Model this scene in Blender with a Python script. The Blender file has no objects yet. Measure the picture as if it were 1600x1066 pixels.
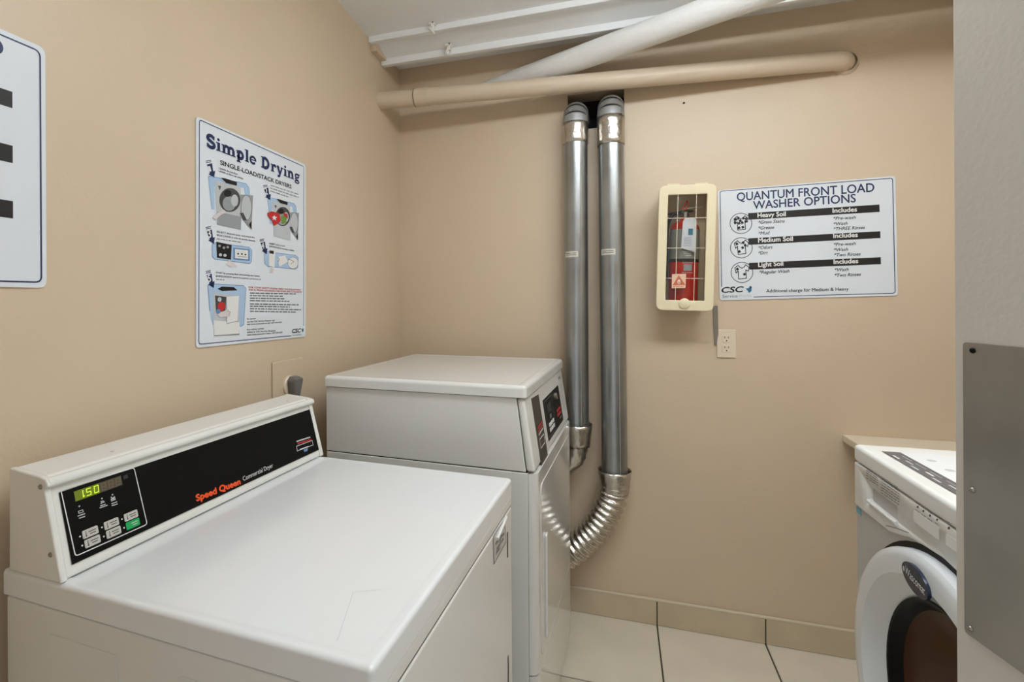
import bpy, bmesh, math, random
import numpy as np
from mathutils import Matrix, Vector

random.seed(7)
scene = bpy.context.scene
COL = scene.collection
PI = math.pi

# ------------------------------------------------------------------ camera
F_PX, CX, CY = 787.89, 724.15, 468.33          # in the 1600 x 1066 frame
ROLL, YAW = 0.0060, 0.2994
CAM = np.array([1.0103, -2.2398, 1.3557])
_fw = np.array([-math.sin(YAW), math.cos(YAW), 0.0])
_rt = np.array([math.cos(YAW), math.sin(YAW), 0.0])
_up = np.array([0.0, 0.0, 1.0])
_R = _rt * math.cos(ROLL) - _up * math.sin(ROLL)
_U = _up * math.cos(ROLL) + _rt * math.sin(ROLL)
cd = bpy.data.cameras.new('camera')
cd.sensor_width = 36.0
cd.lens = F_PX / 1600 * 36.0
cd.shift_x = (800 - CX) / 1600
cd.shift_y = -(533 - CY) / 1600
cd.clip_start = 0.02
co = bpy.data.objects.new('camera', cd)
COL.objects.link(co)
m = Matrix.Identity(4)
for i in range(3):
    m[i][0] = _R[i]; m[i][1] = _U[i]; m[i][2] = -_fw[i]; m[i][3] = CAM[i]
co.matrix_world = m
scene.camera = co

# ------------------------------------------------------------------ world, exposure
w = bpy.data.worlds.new('world'); scene.world = w; w.use_nodes = True
w.node_tree.nodes['Background'].inputs[0].default_value = (0.93, 0.96, 1.0, 1)
w.node_tree.nodes['Background'].inputs[1].default_value = 0.75
vs = scene.view_settings
vs.view_transform = 'Standard'; vs.look = 'None'; vs.gamma = 1.0; vs.use_curve_mapping = False
vs.exposure = 0.13
LAMP = 18.5            # strength of the ceiling lamp's diffuser

# ------------------------------------------------------------------ helpers
def ray(u, v): return _fw + _R * (u - CX) / F_PX - _U * (v - CY) / F_PX
def hit(u, v, o, n):
    d = ray(u, v); o = np.asarray(o, float); n = np.asarray(n, float)
    return CAM + d * (np.dot(o - CAM, n) / np.dot(d, n))
def at(u, v, dep): return CAM + ray(u, v) * dep

def lin(c):
    c = c / 255.0
    return c / 12.92 if c <= 0.04045 else ((c + 0.055) / 1.055) ** 2.4
def rgb(r, g, b): return (lin(r), lin(g), lin(b), 1.0)

MATS = {}
def mat(name, col, rough=0.5, metal=0.0, bump=0.0, bscale=60.0, var=0.0, vscale=4.0, emit=0.0,
        coat=0.0, spec=0.5, alpha=None, trans=0.0, col2=None, rvar=0.0):
    if name in MATS: return MATS[name]
    m = bpy.data.materials.new(name); m.use_nodes = True
    nt = m.node_tree; b = nt.nodes['Principled BSDF']
    b.inputs['Base Color'].default_value = col
    b.inputs['Roughness'].default_value = rough
    b.inputs['Metallic'].default_value = metal
    b.inputs['Specular IOR Level'].default_value = spec
    b.inputs['Coat Weight'].default_value = coat
    b.inputs['Coat Roughness'].default_value = 0.08
    b.inputs['Transmission Weight'].default_value = trans
    if emit:
        b.inputs['Emission Color'].default_value = col
        b.inputs['Emission Strength'].default_value = emit
    if var or bump or rvar:
        tc = nt.nodes.new('ShaderNodeTexCoord')
    if var:
        n = nt.nodes.new('ShaderNodeTexNoise'); n.inputs['Scale'].default_value = vscale
        n.inputs['Detail'].default_value = 5
        nt.links.new(tc.outputs['Object'], n.inputs['Vector'])
        rp = nt.nodes.new('ShaderNodeValToRGB')
        k = 1 - var
        rp.color_ramp.elements[0].position = 0.3; rp.color_ramp.elements[1].position = 0.72
        rp.color_ramp.elements[0].color = col2 if col2 else (col[0] * k, col[1] * k, col[2] * k, 1)
        rp.color_ramp.elements[1].color = col
        nt.links.new(n.outputs['Fac'], rp.inputs['Fac'])
        nt.links.new(rp.outputs['Color'], b.inputs['Base Color'])
    if rvar:
        n3 = nt.nodes.new('ShaderNodeTexNoise'); n3.inputs['Scale'].default_value = vscale
        nt.links.new(tc.outputs['Object'], n3.inputs['Vector'])
        mr = nt.nodes.new('ShaderNodeMapRange')
        mr.inputs['To Min'].default_value = max(0.02, rough - rvar); mr.inputs['To Max'].default_value = rough + rvar
        nt.links.new(n3.outputs['Fac'], mr.inputs['Value'])
        nt.links.new(mr.outputs['Result'], b.inputs['Roughness'])
    if bump:
        n2 = nt.nodes.new('ShaderNodeTexNoise'); n2.inputs['Scale'].default_value = bscale
        n2.inputs['Detail'].default_value = 4
        nt.links.new(tc.outputs['Object'], n2.inputs['Vector'])
        bp = nt.nodes.new('ShaderNodeBump'); bp.inputs['Strength'].default_value = bump
        bp.inputs['Distance'].default_value = 0.004
        nt.links.new(n2.outputs['Fac'], bp.inputs['Height'])
        nt.links.new(bp.outputs['Normal'], b.inputs['Normal'])
    MATS[name] = m
    return m

def pane_mat(name, tint, gloss=0.06):
    m = bpy.data.materials.new(name); m.use_nodes = True; nt = m.node_tree
    out = nt.nodes['Material Output']
    t = nt.nodes.new('ShaderNodeBsdfTransparent'); t.inputs[0].default_value = tint
    g = nt.nodes.new('ShaderNodeBsdfGlossy'); g.inputs['Roughness'].default_value = 0.05
    fr = nt.nodes.new('ShaderNodeFresnel'); fr.inputs[0].default_value = 1.35
    mx = nt.nodes.new('ShaderNodeMixShader')
    nt.links.new(fr.outputs[0], mx.inputs[0]); nt.links.new(t.outputs[0], mx.inputs[1]); nt.links.new(g.outputs[0], mx.inputs[2])
    nt.links.new(mx.outputs[0], out.inputs['Surface'])
    MATS[name] = m
    return m

WALL = mat('tan_wall_paint', rgb(211, 191, 164), 0.42, bump=0.14, bscale=110, var=0.05, vscale=2.2)
CEIL = mat('white_ceiling_paint', rgb(240, 242, 243), 0.6, bump=0.25, bscale=70)
CREAMP = mat('cream_trim_paint', rgb(205, 192, 168), 0.45, bump=0.2, bscale=40)
ENAMEL = mat('white_enamel', rgb(226, 226, 222), 0.22, coat=0.3)
ENAMEL_TOP = mat('white_enamel_worktop', rgb(230, 232, 232), 0.14, coat=0.3, bump=0.015, bscale=12)
ENAMEL_FRONT = mat('glossy_white_enamel_front', rgb(220, 219, 214), 0.07, coat=0.6)
CONS = mat('white_console_enamel', rgb(228, 228, 222), 0.25, coat=0.3)
BLACK = mat('black_panel', rgb(10, 11, 10), 0.4, spec=0.15)
BLACKP = mat('black_print', rgb(14, 14, 15), 0.5)
DARKGREY = mat('dark_grey_panel', rgb(52, 49, 46), 0.4)
WHITEP = mat('white_print', rgb(225, 225, 222), 0.5)
GREYP = mat('grey_print', rgb(120, 122, 122), 0.5)
DGREYP = mat('dark_grey_print', rgb(70, 72, 74), 0.5)
LGREYP = mat('light_grey_print', rgb(190, 194, 196), 0.5)
MGREYP = mat('mid_grey_print', rgb(150, 154, 156), 0.5)
NAVY = mat('navy_print', rgb(22, 40, 84), 0.45)
BLUE1 = mat('light_blue_print', rgb(170, 196, 222), 0.45)
BLUE2 = mat('mid_blue_print', rgb(104, 142, 186), 0.45)
TEAL = mat('teal_print', rgb(36, 110, 140), 0.45)
REDP = mat('red_print', rgb(190, 40, 38), 0.45)
GREENP = mat('green_print', rgb(110, 150, 60), 0.45)
SKINP = mat('pale_pink_print', rgb(214, 204, 204), 0.5)
ORANGE = mat('orange_print', rgb(238, 84, 34), 0.45)
SIGN = mat('white_sign_plastic', rgb(222, 228, 234), 0.28)
GALV = mat('galvanised_steel', rgb(168, 172, 172), 0.32, metal=0.9, var=0.18, vscale=9, rvar=0.08)
GALVD = mat('dull_galvanised_elbow', rgb(176, 178, 178), 0.45, metal=0.6, var=0.15, vscale=12)
FOIL = mat('foil_tape', rgb(205, 200, 192), 0.26, metal=0.95, bump=0.9, bscale=38, var=0.1, vscale=20)
FLEX = mat('flexible_foil_hose', rgb(205, 200, 190), 0.24, metal=0.95, bump=0.7, bscale=90)
STEEL = mat('brushed_steel_plate', rgb(172, 168, 161), 0.34, metal=0.85, var=0.28, vscale=7, rvar=0.10)
SCREW = mat('screw_steel', rgb(150, 146, 138), 0.35, metal=0.9)
DARK = mat('dark_cavity', rgb(18, 16, 14), 0.9)
TANPIPE = mat('tan_painted_pipe', rgb(208, 190, 166), 0.4, bump=0.15, bscale=50)
WHITEPIPE = mat('white_painted_pipe', rgb(232, 231, 228), 0.5, bump=0.5, bscale=110)
TILE = mat('beige_floor_tile', rgb(224, 214, 194), 0.3, var=0.10, vscale=6, bump=0.08, bscale=30)
BTILE = mat('beige_baseboard_tile', rgb(206, 189, 160), 0.4, var=0.14, vscale=9, bump=0.1, bscale=30)
GROUT = mat('dark_grout', rgb(82, 74, 62), 0.9)
PLASTIC = mat('ivory_plastic', rgb(226, 214, 180), 0.35)
PLATE = mat('almond_wall_plate', rgb(224, 208, 186), 0.35)
GPLUG = mat('grey_rubber_plug', rgb(112, 110, 106), 0.5)
RED = mat('extinguisher_red', rgb(186, 26, 18), 0.25, coat=0.4)

# --- mesh builder
ROOTM = {}
def rootm(o): return ROOTM.get(o.name, Matrix.Identity(4))
def tag(o, label=None, cat=None, group=None, kind=None):
    if label: o['label'] = label
    if cat: o['category'] = cat
    if group: o['group'] = group
    if kind: o['kind'] = kind
    return o
def empty(name, loc, rz=0.0, ry=0.0):
    o = bpy.data.objects.new(name, None); COL.objects.link(o)
    M = Matrix.Translation(Vector(loc)) @ Matrix.Rotation(rz, 4, 'Z') @ Matrix.Rotation(ry, 4, 'Y')
    o.matrix_world = M; o.empty_display_size = 0.1
    ROOTM[o.name] = M
    return o

class MB:
    def __init__(s): s.v = []; s.f = []; s.mi = []
    def add(s, vs, fs, k=0):
        n = len(s.v); s.v += [tuple(map(float, q)) for q in vs]
        for f in fs: s.f.append([i + n for i in f]); s.mi.append(k)
        return s
    def box(s, x0, x1, y0, y1, z0, z1, k=0):
        vs = [(x, y, z) for x in (x0, x1) for y in (y0, y1) for z in (z0, z1)]
        return s.add(vs, [(0, 1, 3, 2), (4, 6, 7, 5), (0, 4, 5, 1), (2, 3, 7, 6), (0, 2, 6, 4), (1, 5, 7, 3)], k)
    def prism(s, poly, axis, a, b, k=0):
        def P(p, t):
            q = list(p); q.insert(axis, t); return q
        n = len(poly)
        vs = [P(p, a) for p in poly] + [P(p, b) for p in poly]
        fs = [list(range(n)), list(range(2 * n - 1, n - 1, -1))]
        fs += [(i, (i + 1) % n, (i + 1) % n + n, i + n) for i in range(n)]
        return s.add(vs, fs, k)
    def ext(s, pts, off, k=0):      # 3-D polygon extruded by a vector
        n = len(pts); off = np.asarray(off, float)
        vs = [np.asarray(p, float) for p in pts]; vs = vs + [p + off for p in vs]
        fs = [list(range(n - 1, -1, -1)), list(range(n, 2 * n))]
        fs += [(i, (i + 1) % n, (i + 1) % n + n, i + n) for i in range(n)]
        return s.add(vs, fs, k)
    def tube(s, path, rad, n=20, cap=True, k=0):
        path = [np.asarray(p, float) for p in path]; N = len(path)
        if not hasattr(rad, '__len__'): rad = [rad] * N
        T = []
        for i in range(N):
            t = path[min(i + 1, N - 1)] - path[max(i - 1, 0)]; T.append(t / np.linalg.norm(t))
        h = np.array([0, 0, 1.0]) if abs(T[0][2]) < 0.9 else np.array([0, 1.0, 0])
        a = np.cross(T[0], h); a /= np.linalg.norm(a)
        vs = []
        for i in range(N):
            a = a - T[i] * np.dot(a, T[i]); a /= np.linalg.norm(a); b = np.cross(T[i], a)
            for j in range(n):
                t = 2 * PI * j / n
                vs.append(path[i] + (a * math.cos(t) + b * math.sin(t)) * rad[i])
        fs = [(i * n + j, i * n + (j + 1) % n, (i + 1) * n + (j + 1) % n, (i + 1) * n + j) for i in range(N - 1) for j in range(n)]
        if cap: fs += [list(range(n - 1, -1, -1)), [(N - 1) * n + j for j in range(n)]]
        return s.add(vs, fs, k)
    def lathe(s, prof, o, ax, n=48, k=0, cap=False):   # prof: (r, h) along axis
        o = np.asarray(o, float); ax = np.asarray(ax, float); ax /= np.linalg.norm(ax)
        h = np.array([0, 0, 1.0]) if abs(ax[2]) < 0.9 else np.array([1.0, 0, 0])
        a = np.cross(h, ax); a /= np.linalg.norm(a); b = np.cross(ax, a)
        vs = [o + ax * hh + (a * math.cos(2 * PI * j / n) + b * math.sin(2 * PI * j / n)) * r for r, hh in prof for j in range(n)]
        N = len(prof)
        fs = [(i * n + j, i * n + (j + 1) % n, (i + 1) * n + (j + 1) % n, (i + 1) * n + j) for i in range(N - 1) for j in range(n)]
        if cap: fs += [list(range(n - 1, -1, -1)), [(N - 1) * n + j for j in range(n)]]
        return s.add(vs, fs, k)
    def build(s, name, mats, parent=None, bevel=0.0, seg=3, world=False, smooth=True, ang=38, keep=False):
        me = bpy.data.meshes.new(name)
        vs = s.v; loc = None
        if parent is not None and world:
            inv = rootm(parent).inverted(); vs = [inv @ Vector(q) for q in vs]
        if parent is None and not keep:
            A = np.array(vs); lo, hi = A.min(0), A.max(0)
            loc = np.array([(lo[0] + hi[0]) / 2, (lo[1] + hi[1]) / 2, lo[2]]); vs = [tuple(q) for q in A - loc]
        me.from_pydata([tuple(q) for q in vs], [], s.f)
        mats = mats if isinstance(mats, (list, tuple)) else [mats]
        for q in mats: me.materials.append(q)
        for p, i in zip(me.polygons, s.mi): p.material_index = i
        bm = bmesh.new(); bm.from_mesh(me)
        bmesh.ops.recalc_face_normals(bm, faces=bm.faces)
        if bevel:
            es = [e for e in bm.edges if len(e.link_faces) == 2 and e.calc_face_angle(0) > 0.5]
            bmesh.ops.bevel(bm, geom=es, offset=bevel, segments=seg, profile=0.5, affect='EDGES', clamp_overlap=True)
        bm.to_mesh(me); bm.free()
        if smooth:
            for p in me.polygons: p.use_smooth = True
            me.set_sharp_from_angle(angle=math.radians(ang))
        o = bpy.data.objects.new(name, me); COL.objects.link(o)
        if bevel:
            wn = o.modifiers.new('weighted', 'WEIGHTED_NORMAL'); wn.keep_sharp = True
        if loc is not None: o.location = loc
        if parent is not None:
            o.parent = parent; ROOTM[o.name] = rootm(parent)
        return o

# --- flat print
_tc = {}
def text_mesh(body, bold=0.0, shear=0.0):
    key = (body, bold, shear)
    if key in _tc: return _tc[key]
    c = bpy.data.curves.new('t', 'FONT'); c.body = body; c.size = 1.0; c.offset = bold; c.shear = shear; c.resolution_u = 3
    o = bpy.data.objects.new('t', c); COL.objects.link(o)
    dg = bpy.context.evaluated_depsgraph_get()
    me = o.evaluated_get(dg).to_mesh()
    vs = [(q.co.x, q.co.y) for q in me.vertices]; fs = [list(p.vertices) for p in me.polygons]
    o.evaluated_get(dg).to_mesh_clear()
    bpy.data.objects.remove(o); bpy.data.curves.remove(c)
    x0 = min(q[0] for q in vs); x1 = max(q[0] for q in vs)
    _tc[key] = ([((q[0] - x0) / (x1 - x0), q[1]) for q in vs], fs, x1 - x0)
    return _tc[key]
CAPH = 0.7

class Plane:
    def __init__(s, O, U, V):
        s.O = np.asarray(O, float); s.U = np.asarray(U, float); s.V = np.asarray(V, float); s.N = np.cross(s.U, s.V)
    def px(s, u, v):
        q = hit(u, v, s.O, s.N) - s.O; return (float(np.dot(q, s.U)), float(np.dot(q, s.V)))
    def w(s, p, h=0.0): return s.O + s.U * p[0] + s.V * p[1] + s.N * h

class Print:
    def __init__(s, pl): s.pl = pl; s.mb = MB(); s.m = []
    def k(s, mt):
        if mt not in s.m: s.m.append(mt)
        return s.m.index(mt)
    def poly(s, pts, mt, lay=0, px=True):
        if px: pts = [s.pl.px(*q) for q in pts]
        s.cnt = getattr(s, 'cnt', 0) + 1
        h = 0.0004 + 0.0003 * lay + (s.cnt % 16) * 1.5e-5
        s.mb.add([s.pl.w(q, h) for q in pts], [list(range(len(pts)))], s.k(mt)); return s
    def ell(s, c, rx, ry, mt, lay=0, n=24, px=True, a0=0, a1=2 * PI):
        return s.poly([(c[0] + rx * math.cos(a0 + (a1 - a0) * i / n), c[1] + ry * math.sin(a0 + (a1 - a0) * i / n)) for i in range(n)], mt, lay, px)
    def line(s, pts, wd, mt, lay=0, px=True, closed=False):
        if px: pts = [s.pl.px(*q) for q in pts]
        P = [np.array(q) for q in pts]
        segs = list(zip(P, P[1:])) + ([(P[-1], P[0])] if closed else [])
        for a, b in segs:
            d = b - a; L = np.linalg.norm(d)
            if L < 1e-7: continue
            d /= L; n = np.array([-d[1], d[0]]) * wd / 2; e = d * wd * 0.4
            s.poly([a - n - e, b - n + e, b + n + e, a + n - e], mt, lay, False)
        return s
    def ring(s, c, rx, ry, wd, mt, lay=0, n=40):
        return s.line([(c[0] + rx * math.cos(2 * PI * i / n), c[1] + ry * math.sin(2 * PI * i / n)) for i in range(n)], wd, mt, lay, True, True)
    def text(s, body, p0, p1, mt, cap=None, lay=1, bold=0.0, shear=0.0):
        a = np.array(s.pl.px(*p0)); b = np.array(s.pl.px(*p1)); d = b - a; L = np.linalg.norm(d); d /= L
        n = np.array([-d[1], d[0]])
        vs, fs, wd = text_mesh(body, 0.0, shear)
        if cap: sy = (s.pl.px(p0[0], p0[1] - cap)[1] - s.pl.px(*p0)[1]) / CAPH
        else: sy = L / wd
        h = 0.0004 + 0.0003 * lay
        for kk, (ox, oy) in enumerate(((0, 0),) if not bold else ((-bold, 0), (bold, 0), (0, bold), (0, -bold))):
            s.mb.add([s.pl.w(a + d * (q[0] + ox / wd) * L + n * (q[1] + oy) * sy, h + kk * 4e-5) for q in vs], fs, s.k(mt))
        return s
    def dashes(s, p0, p1, hpx, mt, lay=1, seed=0):     # illegible small print: word-long marks
        r = random.Random(seed); t = 0.0
        p0 = np.array(p0, float); p1 = np.array(p1, float); L = np.linalg.norm(p1 - p0)
        while t < L - 1:
            wl = min(r.uniform(2.5, 8.0), L - t)
            a = p0 + (p1 - p0) * t / L; b = p0 + (p1 - p0) * (t + wl) / L
            s.poly([a, b, b - (0, hpx), a - (0, hpx)], mt, lay); t += wl + 1.1
        return s
    def build(s, name, parent):
        o = s.mb.build(name, s.m, parent, world=True, smooth=False)
        return o

def rpoly(pts, r, n=5):
    """round the corners of a 2-D polygon"""
    out = []; N = len(pts)
    for i in range(N):
        p = np.array(pts[i], float); a = np.array(pts[i - 1], float); b = np.array(pts[(i + 1) % N], float)
        da = (a - p) / np.linalg.norm(a - p); db = (b - p) / np.linalg.norm(b - p)
        A = p + da * r; B = p + db * r
        for j in range(n + 1):
            t = j / n; out.append(tuple((1 - t) ** 2 * A + 2 * t * (1 - t) * p + t * t * B))
    return out
def rrect(x0, x1, y0, y1, r, n=5): return rpoly([(x0, y0), (x1, y0), (x1, y1), (x0, y1)], r, n)

# ------------------------------------------------------------------ the room
RX, RY, RZ = 2.25, -2.42, 2.50
HX0, HX1, HZ0, HZ1 = 0.80, 1.036, 2.09, 2.245      # opening for the two exhaust ducts
b = MB()
b.box(-0.1, HX0, 0, 0.12, 0, 2.6); b.box(HX1, RX + 0.1, 0, 0.12, 0, 2.6)
b.box(HX0, HX1, 0, 0.12, 0, HZ0); b.box(HX0, HX1, 0, 0.12, HZ1, 2.6)
wall_back = tag(b.build('wall_back', WALL, smooth=False, keep=True), kind='structure')
c = MB(); c.box(HX0 - .01, HX1 + .01, 0.1, 0.35, HZ0 - .01, HZ1 + .01); 
c.build('duct_opening', DARK, wall_back, smooth=False)
tag(MB().box(-0.12, 0, RY - .1, 0, 0, 2.6).build('wall_left', WALL, smooth=False, keep=True), kind='structure')
tag(MB().box(RX, RX + .12, RY - .1, 0, 0, 2.6).build('wall_right', WALL, smooth=False, keep=True), kind='structure')
DX0, DX1 = 0.62, 1.56
b = MB(); b.box(0, DX0, RY - .1, RY, 0, 2.6); b.box(DX1, RX, RY - .1, RY, 0, 2.6); b.box(DX0, DX1, RY - .1, RY, 2.06, 2.6)
tag(b.build('wall_front', WALL, smooth=False, keep=True), kind='structure')
q = MB(); q.prism([(RY, RZ), (-.62, RZ), (-.305, 2.470), (0, 2.470), (0, RZ + .1), (RY, RZ + .1)], 0, 0, RX)
tag(q.build('ceiling', CEIL, smooth=False, keep=True), kind='structure')

# floor: dark grout bed with square tiles
floor = tag(MB().box(-.1, RX + .1, RY - .6, 0.1, -0.06, -0.004).build('floor', GROUT, smooth=False, keep=True), kind='structure')
T, J0, G = 0.3977, 1.1530, 0.006
tm = None
xs = [J0 + T * k for k in range(-3, 4)]; ys = [-0.0 - T * k - (0.0057 if k else 0) for k in range(0, 8)]
for i in range(len(xs) - 1):
    for j in range(len(ys) - 1):
        x0, x1 = max(xs[i], 0.0), min(xs[i + 1], RX); y1, y0 = ys[j], max(ys[j + 1], RY - .55)
        if x1 - x0 < 0.02 or y1 - y0 < .02: continue
        full = abs(x1 - x0 - T) < 1e-6 and abs(y1 - y0 - T) < 1e-6
        if full and tm:
            o = bpy.data.objects.new('tile', tm); COL.objects.link(o); o.parent = floor; o.location = ((x0 + x1) / 2, (y0 + y1) / 2, 0)
            continue
        hx, hy = (x1 - x0 - G) / 2, (y1 - y0 - G) / 2
        o = MB().box(-hx, hx, -hy, hy, -0.008, 0).build('tile', TILE, floor, bevel=0.0015, seg=2)
        o.location = ((x0 + x1) / 2, (y0 + y1) / 2, 0)
        if full: tm = o.data
BBH = 0.1036
def baseboard(name, pieces, axis):
    r = empty(name, (0, 0, 0)); tag(r, kind='structure')
    for a0, a1 in pieces:
        q = MB()
        if axis == 0: q.box(a0 + .002, a1 - .002, -0.011, -0.001, 0.001, BBH)
        else: q.box(0.001, 0.011, a0 + .002, a1 - .002, 0.001, BBH)
        q.build('tile', BTILE, r, bevel=0.002, seg=2)
    # painted caulk bead along the top
    q = MB()
    if axis == 0: q.tube([(pieces[0][0], -0.006, BBH), (pieces[-1][1], -0.006, BBH)], 0.0065, 8)
    else: q.tube([(0.006, pieces[0][0], BBH), (0.006, pieces[-1][1], BBH)], 0.0065, 8)
    q.build('caulk_bead', CREAMP, r)
    q = MB()
    if axis == 0: q.box(pieces[0][0], pieces[-1][1], -0.006, 0.0, 0, BBH - .003)
    else: q.box(0, 0.006, pieces[0][0], pieces[-1][1], 0, BBH - .003)
    q.build('grout', GROUT, r, smooth=False)
    return r
xb = [0.012] + [x for x in xs if 0.02 < x < RX - .02] + [RX]
baseboard('baseboard_back', list(zip(xb, xb[1:])), 0)
yb = [RY] + [y for y in reversed(ys) if RY + .02 < y < -.02] + [-0.012]
baseboard('baseboard_left', list(zip(yb, yb[1:])), 1)

# ceiling battens round a boarded panel by the back wall
tag(MB().box(0.002, RX, -0.318, -0.293, 2.447, 2.475).build('trim_1', CEIL, bevel=.003, keep=True), kind='structure')
tag(MB().box(0.002, RX, -0.197, -0.172, 2.402, 2.475).build('trim_2', CEIL, bevel=.003, keep=True), kind='structure')
tag(MB().box(0.0, 0.028, -0.293, -0.197, 2.420, 2.475).build('trim_3', WALL, bevel=.003, keep=True), kind='structure')
q = MB(); q.prism([(-.293, 2.458), (-.197, 2.430), (-.197, 2.475), (-.293, 2.475)], 0, .028, RX)
tag(q.build('trim_4', CEIL, smooth=False, keep=True), kind='structure')

# open door leaf by the camera, with a steel plate
DN = np.array([1.356, -1.562, 0.0])                     # free edge
dd = np.array([0.222, -0.975, 0.0]); dd /= np.linalg.norm(dd)
dn = np.array([dd[1], -dd[0], 0.0])                     # faces the dryers
DOOR = mat('grey_white_door_paint', rgb(206, 202, 192), 0.45, bump=0.18, bscale=110)
q = MB(); P0 = DN; P1 = DN + dd * 0.82
th = -dn * 0.045
q.ext([P0 + (0, 0, .012), P1 + (0, 0, .012), P1 + (0, 0, 2.04), P0 + (0, 0, 2.04)], th)
door = tag(q.build('door_1', DOOR, bevel=0.003, keep=True), kind='structure')
dpl = Plane(DN + dn * 0.0005, dd, (0, 0, 1))
pc = [dpl.px(1511, 535), dpl.px(1506, 985)]
st = empty('steel_plate', tuple(dpl.w((pc[0][0], pc[1][1]))))
tag(st, 'scuffed brushed steel plate screwed to the pale door', 'plate')
x0 = (pc[0][0] + pc[1][0]) / 2; z0, z1 = pc[1][1], pc[0][1]
q = MB(); q.ext([dpl.w(p) for p in rpoly([(x0, z0), (x0 + .26, z0), (x0 + .26, z1), (x0, z1)], .004, 3)], dpl.N * 0.0018)
q.build('sheet', STEEL, st, world=True)
for (u, v) in ((1523, 548), (1522, 766), (1519, 983)):
    p = dpl.px(u, v); q = MB(); q.lathe([(0.0001, .0042), (0.0016, .004), (0.0028, .0028), (0.003, .0018)], dpl.w(p), dpl.N, 14)
    q.build('screw', SCREW if v > 600 else BLACK, st, world=True)

# ------------------------------------------------------------------ ceiling lamp (above the frame)
lamp = empty('ceiling_lamp', (1.45, -1.32, RZ)); tag(lamp, 'white fluorescent ceiling lamp above the aisle', 'lamp')
MB().box(-.62, .62, -.05, .05, -.035, -.001).build('housing', CEIL, lamp, bevel=.004)
q = MB(); q.prism([(-.12, -.040), (-.125, -.055), (-.11, -.09), (.11, -.09), (.125, -.055), (.12, -.040)], 0, -.60, .60)
q.build('diffuser', mat('lamp_diffuser', (0.89, 0.95, 1.0, 1), 0.5, emit=LAMP), lamp, smooth=False)

# ------------------------------------------------------------------ dryer with rear console (front left)
DA = 0.0421; OX, OY = 0.7541, -1.0165
W1, D1, ZT = 0.681, 0.69, 0.915
def dplane(root, x0, z0, k, off=0.0):
    """slanted face x = x0 + k (z - z0) of a dryer, as a print plane"""
    M = rootm(root); up = Vector((k, 0, 1)).normalized(); U = M.to_3x3() @ Vector((0, 1, 0)); V = M.to_3x3() @ up
    N = U.cross(V); O = M @ Vector((x0, 0, z0)) + N * off
    return Plane(tuple(O), tuple(U), tuple(V))
def lid(root, x0, x1, y0, y1, z0, z1, r, mt, ins=0.022, dip=0.0022):
    me = bpy.data.meshes.new('lid'); bm = bmesh.new()
    vs = [bm.verts.new(q) for q in ((x0, y0, z0), (x1, y0, z0), (x1, y1, z0), (x0, y1, z0), (x0, y0, z1), (x1, y0, z1), (x1, y1, z1), (x0, y1, z1))]
    for f in ((3, 2, 1, 0), (4, 5, 6, 7), (0, 1, 5, 4), (1, 2, 6, 5), (2, 3, 7, 6), (3, 0, 4, 7)): bm.faces.new([vs[i] for i in f])
    es = [e for e in bm.edges if not all(abs(q.co.z - z0) < 1e-6 for q in e.verts)]
    bmesh.ops.bevel(bm, geom=es, offset=r, segments=5, profile=0.5, affect='EDGES', clamp_overlap=True)
    top = max((f for f in bm.faces if f.normal.z > .99), key=lambda f: f.calc_area())
    bmesh.ops.inset_region(bm, faces=[top], thickness=ins - r, depth=0)
    bmesh.ops.inset_region(bm, faces=[top], thickness=0.007, depth=-dip)
    bm.to_mesh(me); bm.free(); me.materials.append(mt)
    for p in me.polygons: p.use_smooth = True
    me.set_sharp_from_angle(angle=math.radians(45))
    o = bpy.data.objects.new('lid', me); COL.objects.link(o); o.parent = root; ROOTM[o.name] = rootm(root)
    wn = o.modifiers.new('weighted', 'WEIGHTED_NORMAL'); wn.keep_sharp = True
    return o

d1 = empty('clothes_dryer', (OX, OY, 0), -DA)
tag(d1, 'white clothes dryer with a long black rear console, nearest on the left', 'dryer', 'dryers along the left wall')
cab = MB().box(-D1 + .004, -.013, -W1 + .0005, -.0005, .02, .8715).build('cabinet', ENAMEL, d1, bevel=.004)
for xa, xb_ in ((-.582, -.426), (-.31, -.12)):          # embossed rectangles on the near side
    q = MB(); q.prism(rrect(xa, xb_, .25, .832, .012), 1, -W1 + .001, -W1 - .001); q.build('embossed_panel', ENAMEL, cab, bevel=.0008, seg=2)
lid(d1, -D1 - .006, 0.001, -W1 - .001, .001, .8745, ZT, .008, ENAMEL_TOP)
MB().box(-.013, -.0003, -W1 + .0005, -.0005, .8490, .8710).build('front_rail', ENAMEL, d1, bevel=.003)
fp = MB().box(-.013, -.0001, -W1 + .0005, -.0005, .03, .8455).build('front_panel', ENAMEL, d1, bevel=.005)
for za, zb in ((.74, .80), (.44, .505)):
    MB().box(-.0025, .0012, -.047, -.040, za, zb).build('hinge', DARKGREY, d1, bevel=.001)
MB().box(-.60, -.06, -W1 + .05, -.05, 0, .02).build('base', DARKGREY, d1)
MB().box(-D1 + .006, -.0022, -W1 + .0022, -.0022, .8716, .8744).build('seam', DARKGREY, d1, smooth=False)  # dark filler paints shade into the groove under the lid
MB().box(-.0128, -.0022, -W1 + .0022, -.0022, .8456, .8489).build('seam', DARKGREY, d1, smooth=False)  # dark filler stands in for shade in the groove below the rail
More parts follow.
